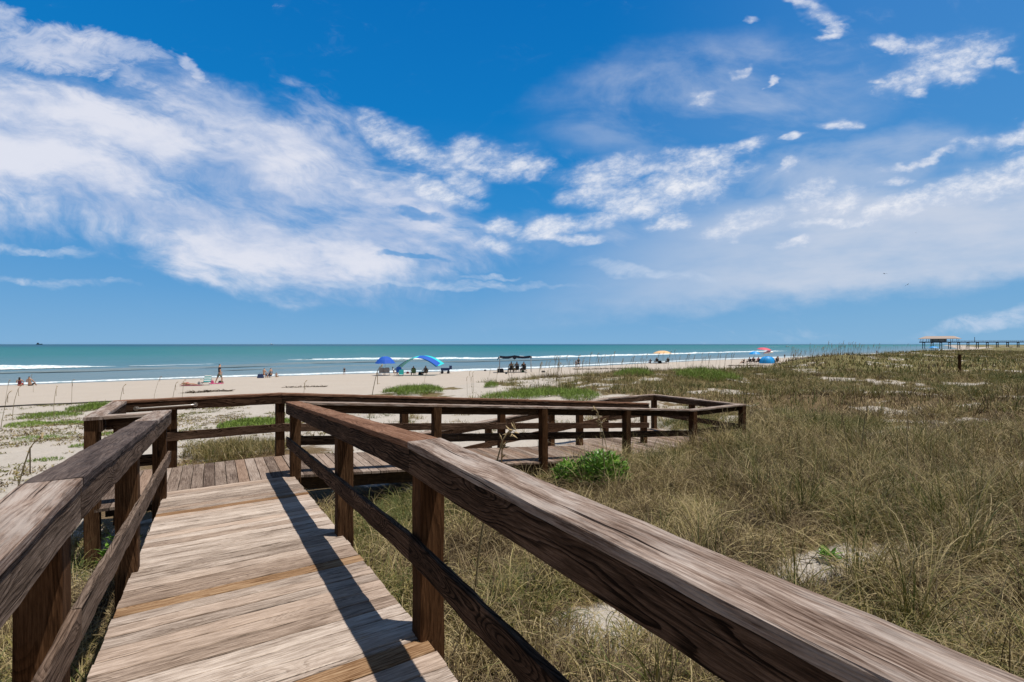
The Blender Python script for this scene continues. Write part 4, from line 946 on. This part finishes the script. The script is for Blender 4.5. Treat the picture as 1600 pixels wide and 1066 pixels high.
# ------------------------------------------------------------------ beach furniture
ALU = flat('chair_metal', (.35, .35, .36), .4)
def chair(loc, rz, mat, lab, low=False, sc=1.0, group=None):
    e = empty('beach_chair', loc, rz); e.scale = (sc,)*3; tag(e, lab, 'chair', group)
    sh = .24 if low else .36
    m_ = bmesh.new()
    def slab(pts, th, nrm, name):
        bm = bmesh.new(); v = [bm.verts.new(p) for p in pts]; v2 = [bm.verts.new(Vector(p)-Vector(nrm)*th) for p in pts]
        bm.faces.new(v); bm.faces.new(v2[::-1])
        for i in range(len(pts)): bm.faces.new((v[i], v2[i], v2[(i+1) % len(pts)], v[(i+1) % len(pts)]))
        bm_obj(name, bm, mat, e)
    m_.free()
    slab([(-.26, -.2, sh-.03), (.26, -.2, sh-.03), (.27, .05, sh-.05), (.26, .26, sh+.02), (-.26, .26, sh+.02), (-.27, .05, sh-.05)], .02, (0, 0, 1), 'seat')
    slab([(-.26, -.21, sh), (.26, -.21, sh), (.25, -.38, sh+.45), (.15, -.405, sh+.52), (-.15, -.405, sh+.52), (-.25, -.38, sh+.45)], .02, (0, .95, .3), 'backrest')
    for sx in (-1, 1):
        x = .275*sx
        bm_obj('leg', tube_mesh([[(x, .27, sh+.01), (x*1.02, -.28, 0)]], .011, 6), ALU, e); bm_obj('leg', tube_mesh([[(x*1.02, -.2, sh+.0), (x*1.04, .28, 0)]], .011, 6), ALU, e)
        bm_obj('armrest', tube_mesh([[(x*1.08, -.32, sh+.24), (x*1.08, 0, sh+.25), (x*1.08, .24, sh+.23)]], .022, 6), mat, e)
        bm_obj('back_frame', tube_mesh([[(x, -.21, sh-.02), (x*.93, -.41, sh+.5)]], .012, 6), ALU, e)
    return e
def umbrella(loc, mat, lab, dia=2.1, h=2.1, tilt=0.0, rz=0.0, drop=.42, pole=True):
    e = empty('beach_umbrella', loc, rz); e.rotation_euler = (tilt, 0, rz); tag(e, lab, 'umbrella')
    bm = bmesh.new(); ns = 8; rings = []
    for k, q in enumerate((0, .25, .5, .75, 1.0)):
        ring = []
        for i in range(ns*2):
            a_ = math.pi*i/ns; sc = 1.0 if i % 2 == 0 else (1-.055*q)
            ring.append(bm.verts.new((dia/2*q*sc*math.cos(a_), dia/2*q*sc*math.sin(a_), h-drop*q**2.3+(0 if i % 2 == 0 else .03*q))))
        rings.append(ring)
    for r0, r1 in zip(rings[1:], rings[2:]):
        for i in range(ns*2): bm.faces.new((r0[i], r0[(i+1) % (ns*2)], r1[(i+1) % (ns*2)], r1[i]))
    top = bm.verts.new((0, 0, h))
    for i in range(ns*2): bm.faces.new((rings[1][i], rings[1][(i+1) % (ns*2)], top))
    for v in rings[0]: bm.verts.remove(v)
    o = bm_obj('canopy', bm, mat, e); so = o.modifiers.new('t', 'SOLIDIFY'); so.thickness = .006
    if pole: bm_obj('pole', tube_mesh([[(0, 0, -.2), (0, 0, h+.06)]], .02, 8), ALU, e)
    bm_obj('rib', tube_mesh([[(0, 0, h-.35), (dia*.25*math.cos(math.pi/4*k), dia*.25*math.sin(math.pi/4*k), h-drop*.5**1.7-.015)] for k in range(8)], .006, 5), ALU, e)
    return e
def gp(px, py):
    """a point on the open beach (seaward of the dune edge) seen at a photo position"""
    q = (px-800)/F; Y = 20.0
    while Y < 600:
        a, t = at_of(q*Y, Y)
        if t > float(t_edge(a))+2.5 and 538+F*gdepth(q*Y, Y)/Y <= py: break
        Y *= 1.003
    return Vector((q*Y, Y, CZ-gdepth(q*Y, Y)))
FACE_SEA = math.radians(20)             # local +y towards the water
# two bathers at the far left
person(gp(31, 603), .6, 'sand', 'person in a dark red swimsuit sitting at the water edge at the far left', 'maroon', 'red', hair='long', shirt_kind='tank')
person(gp(47, 603), .3, 'sand', 'bare shouldered person sitting at the water edge in a black and white swimsuit', None, 'black', hair='short', scale=1.1)
# walking man and belongings
person(gp(343, 600), -.75, 'stand', 'person walking along the beach in a black t-shirt and grey green shorts', 'black', 'olive', scale=1.18)
def towel(px, py, w_, d_, rz, mat, lab):
    c = gp(px, py); e = bmesh.new(); nx, ny = 14, 8; vs = []
    for j in range(ny):
        for i in range(nx):
            u, v = i/(nx-1)-.5, j/(ny-1)-.5; vs.append(e.verts.new((u*w_, v*d_, .015+.05*vnoise(np.array(u*6+px), np.array(v*6.)).item()*1.0)))
    for j in range(ny-1):
        for i in range(nx-1): e.faces.new((vs[j*nx+i], vs[j*nx+i+1], vs[(j+1)*nx+i+1], vs[(j+1)*nx+i]))
    o = bm_obj('beach_towel', e, mat); so = o.modifiers.new('t', 'SOLIDIFY'); so.thickness = .012
    o.location = c; o.rotation_euler.z = rz; tag(o, lab, 'towel')
def bag(px, py, w_, h_, mat, lab, name='beach_bag', strap=True):
    c = gp(px, py); bm = bmesh.new(); bmesh.ops.create_cube(bm, size=1)
    for v in bm.verts: v.co.x *= w_*(1.0 if v.co.z < 0 else .8); v.co.y *= w_*.5*(1 if v.co.z < 0 else .6); v.co.z = (v.co.z+.5)*h_
    bmesh.ops.bevel(bm, geom=bm.edges[:], offset=.035, segments=3, affect='EDGES')
    e = empty(name, c); tag(e, lab, 'bag'); bm_obj('bag_body', bm, mat, e)
    if strap: bm_obj('handle', tube_mesh([[(-w_*.2, 0, h_*.98), (-w_*.15, 0, h_*1.3), (w_*.15, 0, h_*1.3), (w_*.2, 0, h_*.98)]], .012, 6), mat, e)
def lying(px, py, rz, lab, suit, skin=None):
    c = gp(px, py); e = empty('person', c, rz); tag(e, lab, 'person')
    vs = [V(0, 0, .12), V(.18, 0, .13), V(.38, 0, .15), V(.56, 0, .14), V(.64, .0, .15), V(.74, 0, .16), V(.80, 0, .16)]; ed = [(i, i+1) for i in range(6)]; rd = [(.11, .15), (.10, .13), (.11, .16), (.055, .055), (.075, .08), (.09, .085), (.06, .06)]
    for s_ in (-1, 1):
        i = len(vs); vs += [V(-.06, .09*s_, .11), V(-.26, .11*s_, .13), V(-.46, .12*s_, .13), V(-.86, .13*s_, .07), V(-.96, .14*s_, .05)]; rd += [.085, .07, .055, .036, .03]; ed += [(0, i)]+[(i+k, i+k+1) for k in range(4)]
        i = len(vs); vs += [V(.5, .19*s_, .12), V(.62, .32*s_, .07), V(.80, .22*s_, .06), V(.87, .18*s_, .06)]; rd += [.052, .038, .028, .03]; ed += [(3, i)]+[(i+k, i+k+1) for k in range(3)]
        for q in range(5): j = len(vs); vs += [V(.93-.02*abs(q-2), .18*s_+(q-2)*.02, .05)]; rd += [.008]; ed += [(i+3, j)]
    skin_mesh('body', vs, ed, rd, skin or SKIN, e)
    skin_mesh('swimsuit', [V(-.05, 0, .12), V(.1, 0, .13), V(.36, 0, .15)], [(0, 1), (1, 2)], [(.125, .165), (.115, .145), (.12, .168)], CL[suit], e)
    skin_mesh('hair', [V(.74, 0, .175), V(.8, 0, .18), V(.86, 0, .12)], [(0, 1), (1, 2)], [.09, .07, .04], HAIRD, e)
n = material('teal_striped_cloth'); o_ = n.new('ShaderNodeTexCoord').outputs['Object']; _, yy_, zz_ = n.sep(o_)
STRIPE = setb(n, n.mix(n.m('GREATER_THAN', n.m('FRACT', n.mul(zz_, 6.0)), .45), (.75, .76, .75), (.01, .26, .27)), .8)
lying(295, 602, 2.9, 'person lying on the sand in a red swimsuit, left end of the group of belongings', 'red')
bag(311, 601, .3, .25, CL['grey'], 'small grey bag on the sand right of the lying person')
chair(gp(322, 602), FACE_SEA+math.pi*.95, STRIPE, 'low beach chair with teal and white stripes', True, 1.25)
bag(331, 600, .42, .35, CL['pink'], 'dark pink beach bag right of the striped chair'); towel(338, 600, 1.3, .7, .4, CL['pink'], 'pink towel spread between the striped chair and the walking person')
bag(345, 599, .5, .25, CL['black'], 'black bag on a towel at the feet of the walking person'); towel(300, 603, 1.9, .8, 0.1, CL['maroon'], 'dark red towel under the lying person')
# group at 405-435
person(gp(411, 591)+V(0, .2, 0), -.35, 'perch', 'shirtless person with navy shorts sitting upright near the water', None, 'navy')
bag(407, 591, .75, .5, CL['navy'], 'dark blue cooler under the shirtless sitting person', 'cooler')
person(gp(424, 590), 1.2, 'perch', 'person in a dark tank top sitting beside the shirtless one', 'grey', 'black', shirt_kind='tank', scale=.98)
chair(gp(420, 590), 1.2, CL['navy'], 'low navy chair between the two sitting people near the water', True)
person(gp(432, 589.5), .2, 'sand', 'small child sitting on the sand right of the two adults', None, 'tan', scale=.72)
person(gp(538, 586), 0, 'wade', 'small child standing alone at the water edge in a dark swimsuit', 'black', 'black', scale=.62)
# blue umbrella with two chairs
UB = flat('blue_umbrella_cloth', (.004, .085, .46), .75, .08); UR = flat('red_umbrella_cloth', (.62, .09, .13), .6, .1); UC = flat('cyan_cloth', (.01, .30, .72), .5, .1); UT = flat('teal_canopy_cloth', (.02, .58, .60), .5, .1); UO = flat('tan_canopy_cloth', (.72, .45, .22), .7, .1); BK = flat('black_canopy_cloth', (.006, .006, .010), .9, .1); BK.node_tree.nodes['Principled BSDF'].inputs['Specular IOR Level'].default_value = .05
b = gp(601, 587)
umbrella(b+V(0, .3, 0), UB, 'round blue beach umbrella left of the teal canopy', 2.7, 2.55, 0, .2, .95)
chair(b+V(-.35, -.25, 0), FACE_SEA, CL['grey'], 'grey chair on the left under the blue umbrella', False, 1.25); chair(b+V(.32, -.2, 0), FACE_SEA, CL['grey'], 'grey chair on the right under the blue umbrella', False, 1.25)
bag(594, 586, .5, .35, CL['white'], 'white bag left of the chairs under the blue umbrella')
person(b+V(1.1, .6, 0), -1.2, 'chair', 'person in light clothes sitting between the blue umbrella and the teal canopy', 'white', 'tan')
# teal and blue arched canopy
c0 = gp(650, 587); e = empty('shade_canopy', c0); tag(e, 'arched teal and royal blue sun shade flying over seated people', 'canopy')
def arch(y0, y1, w0, w1, dx=0.0, name='canopy_cloth', mat=UT, s0=0.0, s1=1.0, off=0.0):
    bm = bmesh.new(); rows = []
    for q in np.linspace(s0, s1, 15):
        x = -2.55+5.6*q+dx; z = .55+2.05*math.sin(math.pi*(.06+.80*q))**.9+off; yy2 = y0+(y1-y0)*q
        hw = w0+(w1-w0)*q
        rows.append([bm.verts.new((x+k*.5*hw*.35, yy2+k*hw*.5, z-.42*(.5-k*.5)*(.6+abs(q-.45)*.5))) for k in (-1, -.5, 0, .5, 1)])
    for r0, r1 in zip(rows, rows[1:]):
        for i in range(4): bm.faces.new((r0[i], r1[i], r1[i+1], r0[i+1]))
    o = bm_obj(name, bm, mat, e); so = o.modifiers.new('t', 'SOLIDIFY'); so.thickness = .008; return o
arch(.5, .9, 2.0, 2.2, 0, 'canopy_cloth', UT)
arch(-.25, .35, 1.0, 1.2, -.12, 'canopy_panel', UB, 0.0, .30, .01); arch(-.1, .1, 1.0, 1.3, .02, 'canopy_panel', UT, .08, .55, .03); arch(-.3, -.1, .8, .95, .05, 'canopy_panel', UB, .5, .98, .02)
bm_obj('canopy_pole', tube_mesh([[(-2.5+5.6*q, .5, .52+2.05*math.sin(math.pi*(.06+.80*q))**.9) for q in np.linspace(0, 1, 15)], [(-2.5, .5, .9), (-2.95, .3, 0)], [(3.05, .5, .7), (3.1, .5, 0)]], .018, 6), ALU, e)
chair(c0+V(-2.1, -.3, 0), FACE_SEA-.3, UB, 'tall backed blue chair at the left foot of the teal canopy', False, 1.35)
chair(c0+V(-1.75, -.9, 0), FACE_SEA, UT, 'teal chair at the left foot of the teal canopy', True, 1.1)
chair(c0+V(-.35, 0, 0), FACE_SEA, CL['green'], 'dark green chair in the middle under the teal canopy', False, 1.05); person(c0+V(-.35, 0, .02), FACE_SEA, 'chair', 'person in a dark green top sitting in the middle under the teal canopy', 'green', 'black', SKIN2, scale=1.1)
chair(c0+V(1.15, .05, 0), FACE_SEA+.5, CL['black'], 'dark chair on the right under the teal canopy', False, 1.05); person(c0+V(1.15, .05, .02), FACE_SEA+.5, 'chair', 'person in dark clothes sitting on the right under the teal canopy', 'grey', 'black', SKIN2, scale=1.12)
bag(657, 586, .6, .4, CL['black'], 'black cooler bag between the two people under the teal canopy', 'cooler'); bag(637, 584, .4, .3, CL['maroon'], 'small dark red bag on the sand under the teal canopy')
# wagon
wg = empty('beach_wagon', gp(697, 584), .1); tag(wg, 'navy folding beach wagon with a raised back, right of the teal canopy', 'wagon')
bm_obj('wagon_body', box_bm([(-.72, .45, -.35, .35, .42, .80)]), CL['navy'], wg); bm_obj('raised_back', box_bm([(.46, .52, -.35, .35, .5, 1.15), (.52, .82, -.33, .33, .62, 1.12)]), CL['navy'], wg)
for sx in (-.55, .32):
    for sy in (-.38, .34): o = bm_obj('wheel', tube_mesh([[(0, -.05, 0), (0, .05, 0)]], .2, 14), CL['black'], wg); o.location = (sx, sy, .2)
bm_obj('handle', tube_mesh([[(-.72, 0, .5), (-1.1, 0, .3), (-1.2, 0, .3)]], .015, 6), ALU, wg)
# black canopy with three people
c1_ = gp(803, 582); e = empty('shade_canopy', c1_); tag(e, 'black stretched sun canopy with pointed corners on thin poles', 'canopy')
bm = bmesh.new(); rows = []
for i in range(17):
    u = i/16; row = []
    for j in range(7):
        v = j/6; x = -2.4+5.0*u; sag = .30*(1-abs(2*((u*2) % 1.0)-1)) if True else 0
        z = 2.45-.26*math.sin(math.pi*((u*2) % 1.0 if u < 1 else 0))*(1-abs(v-.5)*.9)-(.42 if u < .01 else 0)-(.12 if u > .99 else 0)-.26*(1-v)**1.3-(.30 if i in (8,) else 0)*(1-v)
        row.append(bm.verts.new((x, (v-.5)*2.6, z)))
    rows.append(row)
for r0, r1 in zip(rows, rows[1:]):
    for j in range(6): bm.faces.new((r0[j], r1[j], r1[j+1], r0[j+1]))
o = bm_obj('canopy_cloth', bm, BK, e); so = o.modifiers.new('t', 'SOLIDIFY'); so.thickness = .01
for x, y in ((-2.1, -1.1), (-2.1, 1.1), (2.5, -1.1), (2.5, 1.1)): bm_obj('pole', tube_mesh([[(x, y, 0), (x*.98, y, 2.36)]], .03, 6), ALU, e)
for dx, col, lab in ((-.45, 'tan', 'person in a tan top sitting on the left under the black canopy'), (.35, 'grey', 'person in a grey top sitting in the middle under the black canopy'), (1.35, 'black', 'person in a black top sitting on the right under the black canopy')):
    chair(c1_+V(dx, 0, 0), FACE_SEA, CL['black'], 'black chair holding the '+lab.replace(' sitting', ''), False, 1.1); person(c1_+V(dx, 0, .02), FACE_SEA, 'chair', lab, col, 'black', SKIN2 if dx < 1 else SKIN, scale=1.35)
bag(782, 582.5, 1.0, .6, CL['black'], 'pile of black beach bags at the left side of the black canopy'); bag(817, 582, .5, .3, CL['green'], 'olive green bag at the right side of the black canopy'); bag(791, 584.5, .35, .2, CL['black'], 'small dark bag on the sand in front of the black canopy'); bag(849, 582, .6, .22, CL['black'], 'flat dark bag alone on the sand right of the black canopy'); bag(758, 580, .4, .22, CL['black'], 'small black bag alone on the sand left of the black canopy')
# waders
person(gp(900, 575), .2, 'wade', 'person standing in the surf, left one of two beyond the sea oats', 'grey', 'black', scale=.85); person(gp(904, 575), -.1, 'wade', 'person in dark clothes standing in the surf, right one of two beyond the sea oats', 'black', 'black', scale=1.05)
# orange canopy
c2_ = gp(1035, 568); umbrella(c2_, UO, 'wide tan and orange sun umbrella on the beach above the platform', 4.2, 2.8, 0, .3, .62)
for dx, lab, col in ((-1.35, 'person in black sitting at the left under the tan umbrella', 'black'), (1.1, 'person in green sitting at the right under the tan umbrella', 'green')):
    chair(c2_+V(dx, 0, 0), FACE_SEA, CL['black'], 'dark chair of the '+lab.replace(' sitting', '').replace('bright ', '').replace(' side', ''), False, 1.1); person(c2_+V(dx, 0, .02), FACE_SEA, 'chair', lab, col, 'black', scale=1.15)
bag(1031, 568, .8, .6, CL['black'], 'dark cooler under the tan umbrella', 'cooler'); person(gp(1016, 568), 0, 'sand', 'person in pale blue sitting on the sand left of the tan umbrella', 'grey', 'navy', scale=1.2)
# blue tent, blue umbrella, red umbrella
c3_ = gp(1199, 568); e = empty('beach_tent', c3_); tag(e, 'bright blue dome tent pitched on the beach', 'tent')
bm = bmesh.new(); rows = []
for j in range(9):
    ph = j/8*math.pi/2; row = []
    for i in range(20):
        th = 2*math.pi*i/20; r_ = math.cos(ph)**.75*(1+.06*math.cos(4*th)); row.append(bm.verts.new((1.55*r_*math.cos(th), 1.1*r_*math.sin(th), 1.45*math.sin(ph)**.95)))
    rows.append(row)
for r0, r1 in zip(rows, rows[1:]):
    for i in range(20):
        try: bm.faces.new((r0[i], r0[(i+1) % 20], r1[(i+1) % 20], r1[i]))
        except ValueError: pass
bm_obj('tent_cloth', bm, UC, e)
bm_obj('tent_pole', tube_mesh([[(1.58*math.cos(t_)*math.cos(a_), 1.14*math.cos(t_)*math.sin(a_), 1.50*math.sin(t_)) for t_ in np.linspace(0, math.pi, 17)] for a_ in (.75, -.75)], .02, 6), CL['navy'], e)
umbrella(gp(1183, 568)+V(0, 1, 0), UC, 'bright blue umbrella left of the blue dome tent', 2.3, 2.45, 0, 0, .62)
umbrella(gp(1199, 566)+V(0, 2, 0), UR, 'flat red umbrella behind the blue dome tent', 3.0, 3.2, R(8), .4, .4)
umbrella(gp(1209, 566)+V(0, 1.5, 0), CL['white'], 'white umbrella below the right side of the red one', 2.2, 2.5, R(-12), .4, .5)
for px, pose, lab, col in ((1162, 'sand', 'person in black leaning back at the left end of the group by the tent', 'black'), (1170, 'chair', 'person in white sitting left of the bright blue umbrella', 'white'), (1176, 'chair', 'person in dark red sitting under the left side of the blue umbrella', 'maroon'), (1184, 'chair', 'person in pink sitting under the bright blue umbrella', 'pink'), (1213, 'chair', 'person in black sitting right of the blue dome tent', 'black'), (1216, 'perch', 'person in dark red sitting at the right end of the group by the tent', 'maroon')):
    c_ = gp(px, 568)
    if pose == 'chair': chair(c_, FACE_SEA, CL['black'], 'dark chair of the '+lab.replace(' sitting', '').replace('bright ', '').replace(' side', ''), False, 1.1)
    person(c_+V(0, 0, .02), FACE_SEA+(1.2 if px == 1162 else 0), pose, lab, col, 'black', scale=1.15)
bag(1210, 568, .6, .5, CL['white'], 'white cooler at the right foot of the blue dome tent', 'cooler')
# far people by the pier end of the beach
for px, py, pose, lab, col in ((1370, 556, 'wade', 'distant person standing at the water edge right of the sand path', 'black'), (1376, 555.5, 'sand', 'distant person in dark red sitting beyond the dune', 'maroon'), (1394, 555.5, 'sand', 'distant person in black sitting beyond the dune, left of a pair', 'black'), (1399, 555.5, 'sand', 'distant person in grey sitting beyond the dune, right of a pair', 'grey'), (1458, 553, 'wade', 'distant person standing under the pier end', 'black'), (1464, 553, 'wade', 'distant person in pink standing under the pier end', 'pink')):
    person(gp(px, py), FACE_SEA, pose, lab, col, 'black', scale=1.1)
umbrella(gp(1459, 553), UC, 'distant small blue umbrella in front of the pier end', 3.4, 3.0, 0, 0, .6)
for px, py, lab in ((1240, 560, 'distant dark child standing in the surf left of the tall sea oats'), (1226, 561, 'distant child standing in the surf right of the blue tent')): person(gp(px, py), 0, 'wade', lab, 'black', 'black', scale=.8)
